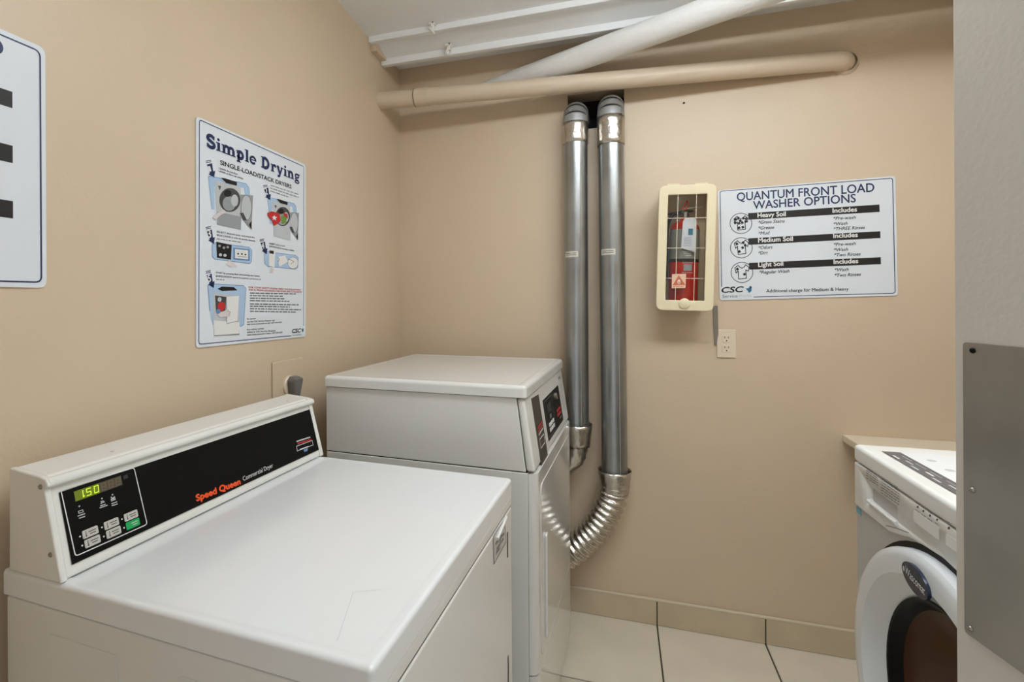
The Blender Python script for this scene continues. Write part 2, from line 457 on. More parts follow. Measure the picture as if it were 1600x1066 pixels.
# capacity label on the front
fpl = dplane(d1, 0.0, 0, 0)
pr = Print(fpl)
lb = [(770.5, 838), (788, 811), (790.5, 846), (771.5, 882)]
pr.poly(lb, mat('silver_label', rgb(196, 194, 186), .35), 0)
pr.line(lb, .0022, DGREYP, 1, closed=True)
for (a, bb, c_, d_) in ((774, 850, 778, 845), (776, 858, 781, 850), (780, 846, 783, 838), (783, 838, 787, 834), (782, 848, 786, 842), (775, 864, 780, 857)):
    pr.line([(a, bb), (c_, d_)], .006, GREYP, 1)
pr.build('label', d1)
q = MB(); q.tube([fpl.w(fpl.px(775, 842), .003), fpl.w(fpl.px(789, 808), .003)], .004, 10); q.build('pull_lip', ENAMEL, d1, world=True)
# a scratch on the lid
pr = Print(Plane((OX, OY, ZT - .0022), (1, 0, 0), (0, 1, 0)))
pr.line([(527, 1002), (552, 926)], .0008, LGREYP); pr.line([(552, 926), (590, 922)], .0006, LGREYP)
pr.build('scratch', d1)

# console
KF = -0.27; XF, ZF = -.552, .917
def xf(z): return XF + KF * (z - ZF)
ZC = 1.058
prof = [(-.676, .9155), (XF - .003, .9155), (xf(.926) - .001, .926), (xf(ZC) - .001, ZC), (xf(ZC) + .003, 1.066), (-.60, 1.076), (-.672, 1.083)]
con = MB().prism(prof, 1, -W1 + .006, -.004).build('console', CONS, d1, bevel=.003, seg=3)
q = MB(); q.tube([(xf(ZC) + .002, -W1 + .003, 1.0665), (xf(ZC) + .002, .004, 1.0665)], .0085, 16); q.build('top_lip', CONS, con)
prof2 = [(-.676, .9155), (XF + .003, .9155), (xf(.926) + .003, .926), (xf(ZC) + .003, ZC), (xf(ZC) + .012, 1.064), (xf(ZC) + .006, 1.074), (-.60, 1.078), (-.674, 1.084)]
for ya, yb_ in ((-W1 - .001, -W1 + .010), (-.008, .006)):
    MB().prism(prof2, 1, ya, yb_).build('end_cap', CONS, con, bevel=.003, seg=3)
for xx, zz in ((-.573, .958), (-.596, 1.062)):
    q = MB(); q.lathe([(0.0001, .0022), (.003, .002), (.0042, 0.0005), (.0042, -.002)], (xx, -W1 - .001, zz), (0, -1, 0), 16); q.build('screw', SCREW, con)
for yy in (-.55, -.06):
    q = MB(); q.lathe([(0.0001, .0012), (.0022, .001), (.003, 0)], (-.62, yy, 1.0785), (0, 0, 1), 12); q.build('rivet', LGREYP, con)
cpl = dplane(d1, XF, ZF, KF)
kz = math.sqrt(1 + KF * KF)
q = MB(); q.ext([cpl.w(p) for p in ((-.661, .018), (-.0085, .018), (-.0085, .134), (-.661, .134))], cpl.N * .0012)
panel = q.build('control_panel', BLACK, con, world=True)
kpl = dplane(d1, XF, ZF, KF, .0012)
pr = Print(kpl)
fr = [kpl.px(94.6, 766), kpl.px(209, 731), kpl.px(229.5, 819.5), kpl.px(117.5, 869.5)]
pr.line(rpoly(fr, .005, 4), .0016, WHITEP, 1, px=False, closed=True); pr.build('keypad_outline', panel); pr = Print(kpl)
def kz_(x, y): return (80 + x / 6.66, 720 + y / 6.66)
for x, y in ((290, 475), (525, 395), (635, 355), (297, 790), (525, 695), (733, 610), (320, 885), (545, 790), (755, 700)):
    u = kpl.px(*kz_(x, y)); pr.ell(u, .0014, .0014, WHITEP if y > 500 else LGREYP, 1, 12, px=False)
pr.line([kz_(280, 528), kz_(325, 512), kz_(330, 535), kz_(285, 550)], .0008, WHITEP, 1, closed=True)
for (a, bb) in (((275, 578), (345, 553)), ((290, 600), (345, 582)), ((505, 492), (580, 465)), ((512, 470), (560, 455)), ((515, 445), (550, 430)), ((515, 428), (540, 420)),
                ((622, 400), (660, 388)), ((625, 420), (665, 402)), ((628, 448), (680, 430)), ((630, 468), (685, 452)), ((620, 380), (655, 405)), ((655, 375), (622, 412))):
    pr.line([kz_(*a), kz_(*bb)], .0016, LGREYP, 1)
pr.poly([kz_(745, 160), kz_(790, 142), kz_(798, 180), kz_(752, 198)], mat('dim_print', rgb(46, 46, 46), .5), 1)
tag(pr.build('indicator_marks', panel), kind='stuff'); pr = Print(kpl)
pr.text('Speed Queen', (307, 783.5), (375.5, 756.6), ORANGE, 10.5, 1, bold=.05)
pr.build('brand_lettering', panel); pr = Print(kpl)
pr.text('Commercial Dryer', (380, 752), (426.6, 730), WHITEP, 7.6, 1)
pr.build('model_lettering', panel); pr = Print(kpl)
pr.line([(463.5, 690), (484, 683.5)], .0034, LGREYP, 1); pr.line([(465, 693.4), (486, 687)], .0034, REDP, 1)
pr.line([(463, 697.5), (487.5, 688.5), (489, 695.5), (464, 705)], .0014, WHITEP, 1, closed=True)
pr.poly([(474, 702.8), (481, 700.2), (480, 705), (475, 706.5)], BLUE2, 1)
pr.poly([(468, 702), (482, 697), (482, 698.6), (468, 704)], WHITEP, 1)
pr.build('card_symbol', panel)
# display
D0 = [kpl.px(*kz_(*p)) for p in ((230, 315), (725, 165), (738, 255), (250, 425))]
dx0 = (D0[0][0] + D0[3][0]) / 2; dx1 = (D0[1][0] + D0[2][0]) / 2; dz1 = (D0[0][1] + D0[1][1]) / 2; dz0 = (D0[2][1] + D0[3][1]) / 2
q = MB(); q.ext([kpl.w(p) for p in ((dx0, dz0), (dx1, dz0), (dx1, dz1), (dx0, dz1))], kpl.N * .0008)
disp = q.build('display', mat('display_window', rgb(88, 80, 66), .3), panel, world=True)
pd = Print(dplane(d1, XF, ZF, KF, .002))
LIT = mat('lit_segments', rgb(196, 226, 60), .4, emit=0.6); UNLIT = mat('unlit_segments', rgb(120, 104, 88), .4)
GLOWB = mat('lit_display_ground', rgb(112, 128, 22), .4, emit=0.05)
pd.poly([(dx0, dz0), (dx0 + (dx1 - dx0) * .50, dz0), (dx0 + (dx1 - dx0) * .50, dz1), (dx0, dz1)], GLOWB, 0, False)
SEG = {'a': ((0, 1), (1, 1)), 'b': ((1, 1), (1, .5)), 'c': ((1, .5), (1, 0)), 'd': ((0, 0), (1, 0)), 'e': ((0, .5), (0, 0)), 'f': ((0, 1), (0, .5)), 'g': ((0, .5), (1, .5))}
def digit(i, segs, mt):
    dw = (dx1 - dx0); ww = dw * .085; hh = (dz1 - dz0) * .66; ox = dx0 + dw * (.07 + .158 * i); oz = dz0 + (dz1 - dz0) * .17
    for sg in segs:
        (a, b_), (c_, d_) = SEG[sg]
        f = lambda x, y: (ox + x * ww + y * hh * .08, oz + y * hh)
        pd.line([f(a, b_), f(c_, d_)], .0013, mt, 1, px=False)
digit(0, 'bc', LIT); digit(1, 'afgcd', LIT); digit(2, 'abcdef', LIT)
for i in (3, 4, 5): digit(i, 'abcdefg', UNLIT)
pd.poly([(dx0 + (dx1 - dx0) * .165, dz0 + .003), (dx0 + (dx1 - dx0) * .185, dz0 + .003), (dx0 + (dx1 - dx0) * .185, dz0 + .0052), (dx0 + (dx1 - dx0) * .165, dz0 + .0052)], LIT, 1, False)
pd.build('digits', panel)
BTN = mat('grey_button', rgb(196, 192, 184), .4); GBTN = mat('green_button', rgb(22, 168, 92), .35)
for n_, (x, y) in enumerate(((405, 745), (625, 655), (828, 572), (428, 840), (648, 745), (848, 658))):
    c0 = kpl.px(*kz_(x, y)); hw, hh = .0125, .0066
    q = MB(); q.ext([kpl.w(p) for p in rrect(c0[0] - hw, c0[0] + hw, c0[1] - hh, c0[1] + hh, .002, 3)], kpl.N * .0012)
    bo = q.build('button', GBTN if n_ == 5 else BTN, panel, world=True)
    pp = Print(dplane(d1, XF, ZF, KF, .0024)); ink = BTN if n_ == 5 else DGREYP
    pp.line([(c0[0] - .003, c0[1] + .002), (c0[0] + .0085, c0[1] + .002)], .0014, ink, 0, False)
    pp.line([(c0[0] - .001, c0[1] - .0018), (c0[0] + .0075, c0[1] - .0018)], .0014, ink, 0, False)
    if n_ != 5:
        pp.line([(c0[0] - .0075, c0[1] - .003), (c0[0] - .0075, c0[1] + .004)], .0012, DGREYP, 0, False)
        pp.ell((c0[0] - .0075, c0[1] - .003), .0013, .0013, DGREYP, 0, 10, False)
    pp.build('legend', panel)

# ------------------------------------------------------------------ dryer with front controls (by the back wall)
d2 = empty('clothes_dryer', (OX, OY, 0), -DA)
tag(d2, 'white clothes dryer with sloping front controls, by the back wall and silver ducts', 'dryer', 'dryers along the left wall')
Y0, Y1 = .1757, .8567
X2 = .028
MB().box(-.660, .002, Y0 + .002, Y1 - .002, .02, .868).build('cabinet', ENAMEL, d2, bevel=.003)
q = MB(); q.prism([(-.660, .8705), (-.004, .8705), (-.030, 1.0765), (-.660, 1.0765)], 1, Y0 + .002, Y1 - .002); q.build('upper_cabinet', ENAMEL, d2, bevel=.002)
lid(d2, -.668, -.0005, Y0 - .004, Y1 + .002, 1.079, 1.113, .012, ENAMEL, ins=.03, dip=.002)
K2 = -.15
q = MB(); q.prism([(-.002, .8715), (.0225, .8715), (.0225 + K2 * .2, 1.0735), (-.028, 1.0755)], 1, Y0 + .001, Y1 - .001)
con2 = q.build('console', CONS, d2, bevel=.008, seg=4)
spl = dplane(d2, .022, .87, K2, .0008)
def slab(name, pts, mt, parent, t=.001):
    q = MB(); q.ext([spl.w(p) for p in pts], spl.N * t); return q.build(name, mt, parent, world=True)
s1 = slab('card_panel', [(.262, -.009), (.368, -.009), (.368, .187), (.262, .193)], DARKGREY, con2)
s2 = slab('control_panel', [(.414, .026), (.727, .026), (.727, .158), (.414, .158)], BLACK, con2)
pr = Print(dplane(d2, .022, .87, K2, .0020))
for i in range(3): pr.line([(.285, .100 - i * .010), (.352, .104 - i * .010)], .005, REDP if i < 2 else LGREYP, 0, False)
pr.line([(.285, .066), (.352, .066), (.352, .040), (.285, .040)], .003, WHITEP, 0, False, True)
pr.build('card_symbol', con2); pr = Print(dplane(d2, .022, .87, K2, .0020))
pr.line([(.43, .034), (.43, .150), (.56, .150), (.56, .034)], .002, GREYP, 0, False, True)
pr.poly([(.46, .105), (.53, .105), (.53, .135), (.46, .135)], mat('dark_display', rgb(38, 42, 36), .3), 0, False)
pr.poly([(.485, .082), (.515, .082), (.515, .097), (.485, .097)], GREYP, 0, False)
pr.build('keypad_outline', con2); pr = Print(dplane(d2, .022, .87, K2, .0020))
for i in range(2):
    pr.poly([(.62, .058 + i * .016), (.70, .058 + i * .016), (.70, .069 + i * .016), (.62, .069 + i * .016)], REDP, 0, False)
pr.poly([(.655, .044), (.70, .044), (.70, .050), (.655, .050)], GREYP, 0, False)
pr.build('brand_mark', con2); pr = Print(dplane(d2, .022, .87, K2, .0008))
for i in range(9): pr.line([(.765, .150 - i * .012), (.765 + .05 * (.6 + .4 * ((i * 7) % 3) / 2), .150 - i * .012)], .003, MGREYP, 0, False)
pr.line([(.76, .178), (.80, .178)], .009, GREYP, 0, False)
tag(pr.build('instructions', con2), kind='stuff')
for i in range(3):
    for j in range(2):
        xx, zz = .455 + i * .032, .046 + j * .017
        slab('button', [(xx, zz), (xx + .022, zz), (xx + .022, zz + .011), (xx, zz + .011)], WHITEP, s2, .003)
q = MB(); q.lathe([(.012, .001), (.012, .010), (.010, .012), (.0001, .0125)], spl.w((.62, .135)), spl.N, 20); q.build('lock', SCREW, s2, world=True)
# front panels: bowed sheet with rounded vertical edges
def front(name, z0, z1, mt=ENAMEL_FRONT):
    r = .024; pts = [(.003, Y0 + .002)]
    for i in range(9):
        t = PI / 2 * i / 8; pts.append((X2 - r + r * math.sin(t), Y0 + .003 + r - r * math.cos(t)))
    for i in range(9):
        t = PI / 2 * i / 8; pts.append((X2 - r + r * math.cos(t), Y1 - .003 - r + r * math.sin(t)))
    pts.append((.003, Y1 - .002))
    return MB().prism(pts, 2, z0, z1).build(name, mt, d2, bevel=.0025, seg=2, ang=25)
fd = front('front_panel', .302, .866); front('lower_panel', .03, .298)
MB().box(-.6, -.03, Y0 + .05, Y1 - .05, 0, .02).build('base', DARKGREY, d2)
MB().box(-.655, -.034, Y0 + .0035, Y1 - .0035, 1.0766, 1.0789).build('seam', DARKGREY, d2, smooth=False)  # shade of the gap below the lid put in as dark filler
MB().box(-.655, .0, Y0 + .0035, Y1 - .0035, .8681, .8704).build('seam', DARKGREY, d2, smooth=False)  # dark filler in place of shade between lower and upper cabinet
q = MB(); q.prism(rrect(Y0 + .050, Y1 - .04, .325, .822, .03), 0, X2 - .001, X2 + .0022); q.build('door', ENAMEL_FRONT, d2, bevel=.0018, seg=2)
q = MB(); q.prism(rrect(.272, .300, .35, .66, .012), 0, X2 + .001, X2 + .010); q.build('handle', ENAMEL_FRONT, d2, bevel=.004)

# ------------------------------------------------------------------ exhaust ducts
DYC = -0.078
def bez(P, n):
    P = [np.asarray(p, float) for p in P]; out = []
    m_ = len(P) - 1
    for i in range(n + 1):
        t = i / n; out.append(sum(math.comb(m_, k) * (1 - t) ** (m_ - k) * t ** k * P[k] for k in range(m_ + 1)))
    return out
def catmull(P, n):
    P = [np.asarray(p, float) for p in P]; P = [2 * P[0] - P[1]] + P + [2 * P[-1] - P[-2]]; out = []
    for i in range(1, len(P) - 2):
        for j in range(n):
            t = j / n
            out.append(.5 * ((2 * P[i]) + (-P[i - 1] + P[i + 1]) * t + (2 * P[i - 1] - 5 * P[i] + 4 * P[i + 1] - P[i + 2]) * t * t + (-P[i - 1] + 3 * P[i] - 3 * P[i + 1] + P[i + 2]) * t ** 3))
    out.append(P[-2]); return out
def crinkle(path, r, amp, n, seed, name, mt, parent, flare=0.0):
    rr = random.Random(seed); q = MB(); N = len(path)
    q.tube(path, [r + (flare * (1 - i / (N - 1)) if flare else 0) for i in range(N)], n, cap=False)
    q.v = [tuple(np.array(v) + np.array([rr.uniform(-amp, amp) for _ in range(3)])) for v in q.v]
    o = q.build(name, mt, parent, world=True, ang=60)
    so = o.modifiers.new('thick', 'SOLIDIFY'); so.thickness = .0008; so.offset = 1
    return o
def duct(x_top, x_bot, r, z_top, z_bot, label, sticker_z, hose, seed, tape_z):
    root = empty('exhaust_duct', (x_bot, DYC, 0))
    tag(root, label, 'duct', 'exhaust ducts on the back wall')
    X = lambda z: x_bot + (x_top - x_bot) * (z - z_bot) / (z_top - z_bot)
    q = MB(); q.tube([(X(z), DYC, z) for z in np.linspace(z_bot, z_top, 8)], r, 32)
    pipe = q.build('pipe', GALV, root, world=True)
    q = MB(); q.box(-.0012, .0012, -.0014, .0014, z_bot, z_top)
    q.v = [(X(v[2]) + v[0] + r * .45, DYC - r * .895 + v[1], v[2]) for v in q.v]; q.build('seam', GALV, pipe, world=True)
    # elbow in gores, turning back into the wall
    ez = z_top; cyr = .062; rad = r * 1.03
    angs = np.linspace(0, PI / 2, 5)
    for i in range(4):
        a0, a1 = angs[i], angs[i + 1]
        p = [(X(ez), DYC + cyr * (1 - math.cos(a)), ez + cyr * math.sin(a)) for a in (a0, (a0 + a1) / 2, a1)]
        q = MB(); q.tube(p, [rad * (1.0 if i % 2 else 1.025)] * 3, 32, cap=False); q.build('elbow_gore', GALVD, root, world=True)
    q = MB(); q.tube([(X(ez), DYC + cyr - .001, ez + cyr), (X(ez), .09, ez + cyr)], rad, 32); q.build('elbow_outlet', GALVD, root, world=True)
    crinkle([(X(z), DYC, z) for z in np.linspace(tape_z, ez + .006, 7)], r + .0022, .0009, 36, seed, 'foil_tape', FOIL, root)
    # paper sticker
    a = [math.radians(t) for t in np.linspace(215, 285, 9)]
    q = MB(); vs = [(X(sticker_z) + (r + .0006) * math.cos(t), DYC + (r + .0006) * math.sin(t), z) for z in (sticker_z - .012, sticker_z + .012) for t in a]
    q.add(vs, [(i, i + 1, i + 10, i + 9) for i in range(8)]); st_ = q.build('sticker', mat('paper_label', rgb(206, 202, 190), .6), root, world=True)
    q = MB(); 
    for zz in (sticker_z + .004, sticker_z - .003):
        vs = [(X(sticker_z) + (r + .001) * math.cos(t), DYC + (r + .001) * math.sin(t), z) for z in (zz - .0012, zz + .0012) for t in a[1:8]]
        q.add(vs, [(i, i + 1, i + 8, i + 7) for i in range(6)])
    q.build('sticker_print', DGREYP, st_, world=True)
    # foil collar at the foot and ribbed hose leading behind the dryer
    crinkle([(X(z), DYC, z) for z in np.linspace(z_bot + .018, z_bot - .075, 7)], r + .004, .0016, 36, seed + 1, 'foil_collar', FOIL, root, flare=.010)
    if tape_z > 2.0:
        crinkle(catmull(hose, 5), r - .004, .0022, 28, seed + 5, 'foil_wrap', FOIL, root); return root
    path = catmull(hose, 26); rads = []; hr = .0555
    L = 0
    for i, p in enumerate(path):
        if i: L += np.linalg.norm(path[i] - path[i - 1])
        rads.append(hr + .0050 * math.sin(L * 2 * PI / .027))
    q = MB(); q.tube(path, rads, 32); q.build('hose', FLEX, root, world=True, ang=80)
    return root
duct(.839, .8375, .0495, 2.085, .815, 'left silver duct pipe, shorter one ending higher beside the dryer', 1.54,
     [(.8375, DYC, .80), (.836, DYC, .745), (.826, DYC + .002, .70), (.795, DYC + .004, .665), (.74, DYC + .006, .63), (.66, -.066, .60), (.60, -.064, .58)], 11, 2.005)
duct(.9815, .9885, .0515, 2.095, .635, 'right silver duct pipe, longer one with a ribbed foil hose at its foot', 1.545,
     [(.9885, DYC, .62), (.985, DYC, .575), (.972, DYC, .52), (.922, DYC, .415), (.865, DYC + .002, .343), (.812, DYC + .006, .29), (.74, -.066, .235), (.62, -.062, .20)], 21, 1.985)

# ------------------------------------------------------------------ overhead pipes
pa = np.array([-.02, -.209, 2.241]); pb = np.array([1.775, -.037, 2.237])
root = empty('water_pipe', (.9, -.1, 2.24)); tag(root, 'tan painted pipe running across the back wall above the ducts', 'pipe')
q = MB(); q.tube([pa, pb - (pb - pa) * .02] + bez([pb, (1.822, -.031, 2.237), (1.828, .0, 2.237), (1.83, .05, 2.237)], 10), .0355, 32); q.build('pipe', TANPIPE, root, world=True)
def pt_at(px_u):
    best = min(np.linspace(0, 1, 2000), key=lambda t: abs((lambda X: CX + F_PX * np.dot(X - CAM, _R) / np.dot(X - CAM, _fw))(pa + (pb - pa) * t) - px_u))
    return pa + (pb - pa) * best
ud = (pb - pa) / np.linalg.norm(pb - pa)
c1, c2 = pt_at(649), pt_at(669)
q = MB(); q.tube([c1, c2], .0385, 32); q.build('coupling', TANPIPE, root, world=True, ang=60)
q = MB(); q.tube([c2 - ud * .004, c2 + ud * .004], .0395, 32); q.build('joint_ring', CREAMP, root, world=True, ang=60)
q = MB(); q.tube([c1 - ud * .0015, c1 + ud * .0015], .0388, 32); q.build('joint_line', GROUT, root, world=True, ang=60)
q = MB(); q.lathe([(.034, -.016), (.040, -.010), (.046, .002)], (1.8285, .0, 2.237), (0, 1, 0), 32); q.build('caulk_ring', TANPIPE, root, world=True)
A_ = hit(785, 134.5, (0, 0, 0), (0, 1, 0)); B_ = at(1100, 20.5, 1.75)
dv = B_ - A_
root = empty('drain_pipe', tuple(A_)); tag(root, 'thick white pipe slanting up to the ceiling at upper right', 'pipe')
q = MB(); q.tube([A_ - dv * .16, A_, A_ + dv * 1.0, A_ + dv * 2.24], .0475, 36); q.build('pipe', WHITEPIPE, root, world=True)

# ceiling hooks
def hook(base, h, label, dx):
    root = empty('ceiling_hook', tuple(base)); tag(root, label, 'hook', 'white hooks on the ceiling')
    HK = mat('white_hook', rgb(238, 236, 230), .4, bump=.4, bscale=200)
    x, y, z = base
    q = MB(); q.box(x - .014, x + .014, y - .012, y + .012, z - .012, z - .0005); q.build('mount', HK, root, world=True, bevel=.005)
    q = MB(); q.tube([(x, y, z - .010), (x, y, z - h * .6)], .0085, 12); q.build('stem', HK, root, world=True)
    pth = [(x + dx * math.sin(t) * .010, y - .010 + .010 * math.cos(t), z - h * .6 - .012 * math.sin(t) - .004) for t in np.linspace(-.2, PI * 1.2, 12)]
    q = MB(); q.tube(pth, .0055, 10); q.build('claw', HK, root, world=True)
    q = MB(); q.lathe([(.0001, .001), (.003, .0)], (x + .006, y - .0125, z - .006), (0, -1, 0), 10); q.build('screw_hole', DARK, root, world=True)
hook((.298, -.335, 2.4725), .055, 'left white hook, higher and on the open ceiling', 1)
hook((.330, -.222, 2.4365), .050, 'right white hook, lower and nearer the batten', -1)

# ------------------------------------------------------------------ signs
def sign_panel(name, pl, corners, label, r=.011, t=.003, inset_border=None):
    c2 = [pl.px(*p) for p in corners]
    base = pl.w((sum(p[0] for p in c2) / 4, min(p[1] for p in c2)), -t)
    root = empty(name, tuple(base)); tag(root, label, 'sign', 'laundry instruction signs')
    q = MB(); q.ext([pl.w(p, -t) for p in rpoly(c2, r, 6)], pl.N * t); q.build('panel', SIGN, root, world=True)
    return root
TS = .0032
# right: washer options
pl = Plane((0, -TS - .0005, 0), (1, 0, 0), (0, 0, 1))
sg = sign_panel('wall_sign', pl, [(1124.5, 469.5), (1403, 462), (1399, 275), (1121.5, 297.5)], 'white washer options sign with black bars, right of the extinguisher cabinet')
pr = Print(pl)
bd = [(1178, 464.2), (1398.6, 458.3), (1394.6, 278.5), (1125, 299), (1127.5, 448)]
q2 = [pl.px(*p) for p in bd]
q2 = [q2[0]] + rpoly(q2, .009, 5)[6:24] + [q2[4]]
pr.line(q2, .0026, NAVY, 0, px=False); pr.build('border', sg)
pr = Print(pl)
pr.text('QUANTUM FRONT LOAD', (1151.5, 314), (1366, 299.5), NAVY, 12.8, 1, bold=.016); pr.build('title_line', sg); pr = Print(pl)
pr.text('WASHER OPTIONS', (1177, 327), (1337, 316), NAVY, 12.6, 1, bold=.016); pr.build('title_line', sg)
pr = Print(pl)
for bar in (((1168.8, 333.2), (1373.9, 319.7), (1374.5, 331.3), (1169.7, 343.5)), ((1169, 372.6), (1375.4, 361.4), (1375.6, 372.2), (1170, 382.7)), ((1170, 411), (1376, 402), (1376.4, 413), (1171, 421.5))):
    pr = Print(pl); pr.poly(bar, BLACKP, 0); pr.build('bar', sg)
for s_, a, b_ in (('Heavy Soil', (1183.8, 340), (1227.6, 337.6)), ('Includes', (1301, 332.6), (1338.7, 330.5)), ('Medium Soil', (1184.7, 379), (1238.7, 376.3)),
                  ('Includes', (1302, 372), (1340, 370.2)), ('Light Soil', (1185, 417.2), (1223.7, 415.2)), ('Includes', (1302.7, 412.6), (1340.8, 411))):
    pr = Print(pl); pr.text(s_, a, b_, WHITEP, 7.0, 1, bold=.03); pr.build('bar_lettering', sg)
pr = Print(pl)
for s_, a, b_ in (('*Grass Stains', (1185, 350), (1226, 347.6)), ('*Grease', (1185, 359), (1209.6, 357.6)), ('*Mud', (1185.3, 367.2), (1202.7, 366.2)), ('*Odors', (1185.3, 389.7), (1207, 388.4)),
                  ('*Dirt', (1185.3, 398), (1199.7, 397.2)), ('*Regular Wash', (1186.5, 428), (1233.6, 426)), ('*Pre-wash', (1302, 344), (1337, 342)), ('*Wash', (1302.4, 352.5), (1324.3, 351.2)),
                  ('*THREE Rinses', (1302.4, 360.3), (1351.4, 357.8)), ('*Pre-wash', (1302.7, 384.6), (1337, 382.8)), ('*Wash', (1303, 393), (1325, 391.9)), ('*Two Rinses', (1303.3, 401), (1344.7, 399.2)),
                  ('*Wash', (1304, 424.3), (1326, 423.3)), ('*Two Rinses', (1304, 432.7), (1345.3, 431)), ('Additional charge for Medium & Heavy', (1197.3, 457.2), (1326, 454))):
    pr = Print(pl); pr.text(s_, a, b_, BLACKP, 5.0, 1, bold=.012, shear=.25 if s_[0] == '*' else 0); pr.build('lettering_line', sg)
SH = [(-11, -7), (-6, -11), (-3, -8), (0, -6.8), (3, -8), (6, -12), (11, -8), (10, -2), (6, -4), (7, 9), (-5, 10.5), (-6, -2.5), (-9, 1)]
for (cx, cy), spots in (((1157.7, 349.2), 11), ((1158.3, 387.3), 5), ((1159.2, 425.8), 2)):
    pr = Print(pl); pr.ring((cx, cy), 17, 15.8, .0024, BLACKP, 0)
    pr.line([(cx + x, cy + y) for x, y in SH], .0028, BLACKP, 1, closed=True)
    sp = {11: [(-8, -6), (-4, -8), (-1, -4), (4, -8), (8, -7), (8, -3), (-9, -1), (-3, 0), (2, -1), (-3, 7), (3, 6)], 5: [(-7, -6), (3, -8), (-3, 6), (2, 0), (6, -4)], 2: [(-7, -5), (4, 3)]}[spots]
    for x, y in sp: pr.poly([(cx + x - 2.6, cy + y - 1), (cx + x + .5, cy + y - 2.6), (cx + x + 2.6, cy + y + .6), (cx + x - 1, cy + y + 2.5)], BLACKP, 2)
    pr.build('shirt_icon', sg)
pr = Print(pl)
pr.text('CSC', (1127.8, 457.6), (1162, 456.2), BLACKP, 8.6, 1, bold=.03, shear=.2)
pr.text('Service', (1128.8, 465.4), (1152.5, 464.7), DGREYP, 4.6, 1); pr.text('Works', (1153.5, 464.7), (1174, 464), LGREYP, 4.6, 1)
pr.poly([(1165, 451), (1170, 450), (1172, 446.5), (1174.6, 448.5), (1174, 455), (1170.5, 458), (1168, 454)], TEAL, 1)
pr.poly([(1172, 446.5), (1174.6, 448.5), (1172, 452)], NAVY, 2)
pr.build('logo', sg)

# far left: only its right end is in view
pl = Plane((TS + .0005, 0, 0), (0, 1, 0), (0, 0, 1))
zt_, zb_ = 1.823, 1.382
yr = pl.px(72, 300)[0]
base = (0.0005, yr - .305, zb_)
sg = empty('wall_sign', base); tag(sg, 'large white sign cut off by the left edge, three black bar ends', 'sign', 'laundry instruction signs')
rr_ = rpoly([(yr - .61, zb_), (yr, zb_), (yr, zt_), (yr - .61, zt_)], .014, 6)
q = MB(); q.ext([pl.w(p, -TS) for p in rr_], pl.N * TS); q.build('panel', SIGN, sg, world=True)
pr = Print(pl); pr.line(rpoly([(yr - .60, zb_ + .010), (yr - .009, zb_ + .010), (yr - .009, zt_ - .010), (yr - .60, zt_ - .010)], .011, 6), .0026, NAVY, 0, False, True); pr.build('border', sg)
pr = Print(pl)
ye = pl.px(20, 300)[0]
for v0, v1 in ((144, 169.5), (228, 255), (314.5, 341.5)):
    za, zb2 = pl.px(20, v0)[1], pl.px(20, v1)[1]
    pr = Print(pl); pr.poly([(yr - .52, zb2), (ye, zb2), (ye, za), (yr - .52, za)], BLACKP, 0, False); pr.build('bar', sg)
pr = Print(pl); e0 = pl.px(5, 76)
pr.ell((e0[0] - .012, e0[1]), .012, .0135, NAVY, 0, 24, False); pr.build('title', sg)

# middle left: drying instructions
yl = [(306.5, 544), (477.6, 526), (477.6, 257.5), (306.5, 181)]
sg = sign_panel('wall_sign', pl, yl, 'white illustrated dryer instruction sign on the left wall above the socket')
pr = Print(pl)
q2 = [pl.px(*p) for p in ((323.6, 537), (310.4, 538.2), (311.3, 187), (474.6, 260.5), (474.3, 509))]
q2 = [q2[0]] + rpoly(q2, .008, 5)[6:24] + [q2[4]]
pr.line(q2, .0022, NAVY, 0, px=False); pr.line([(323, 537), (454.6, 524.8)], .0022, NAVY, 0); pr.build('border', sg)
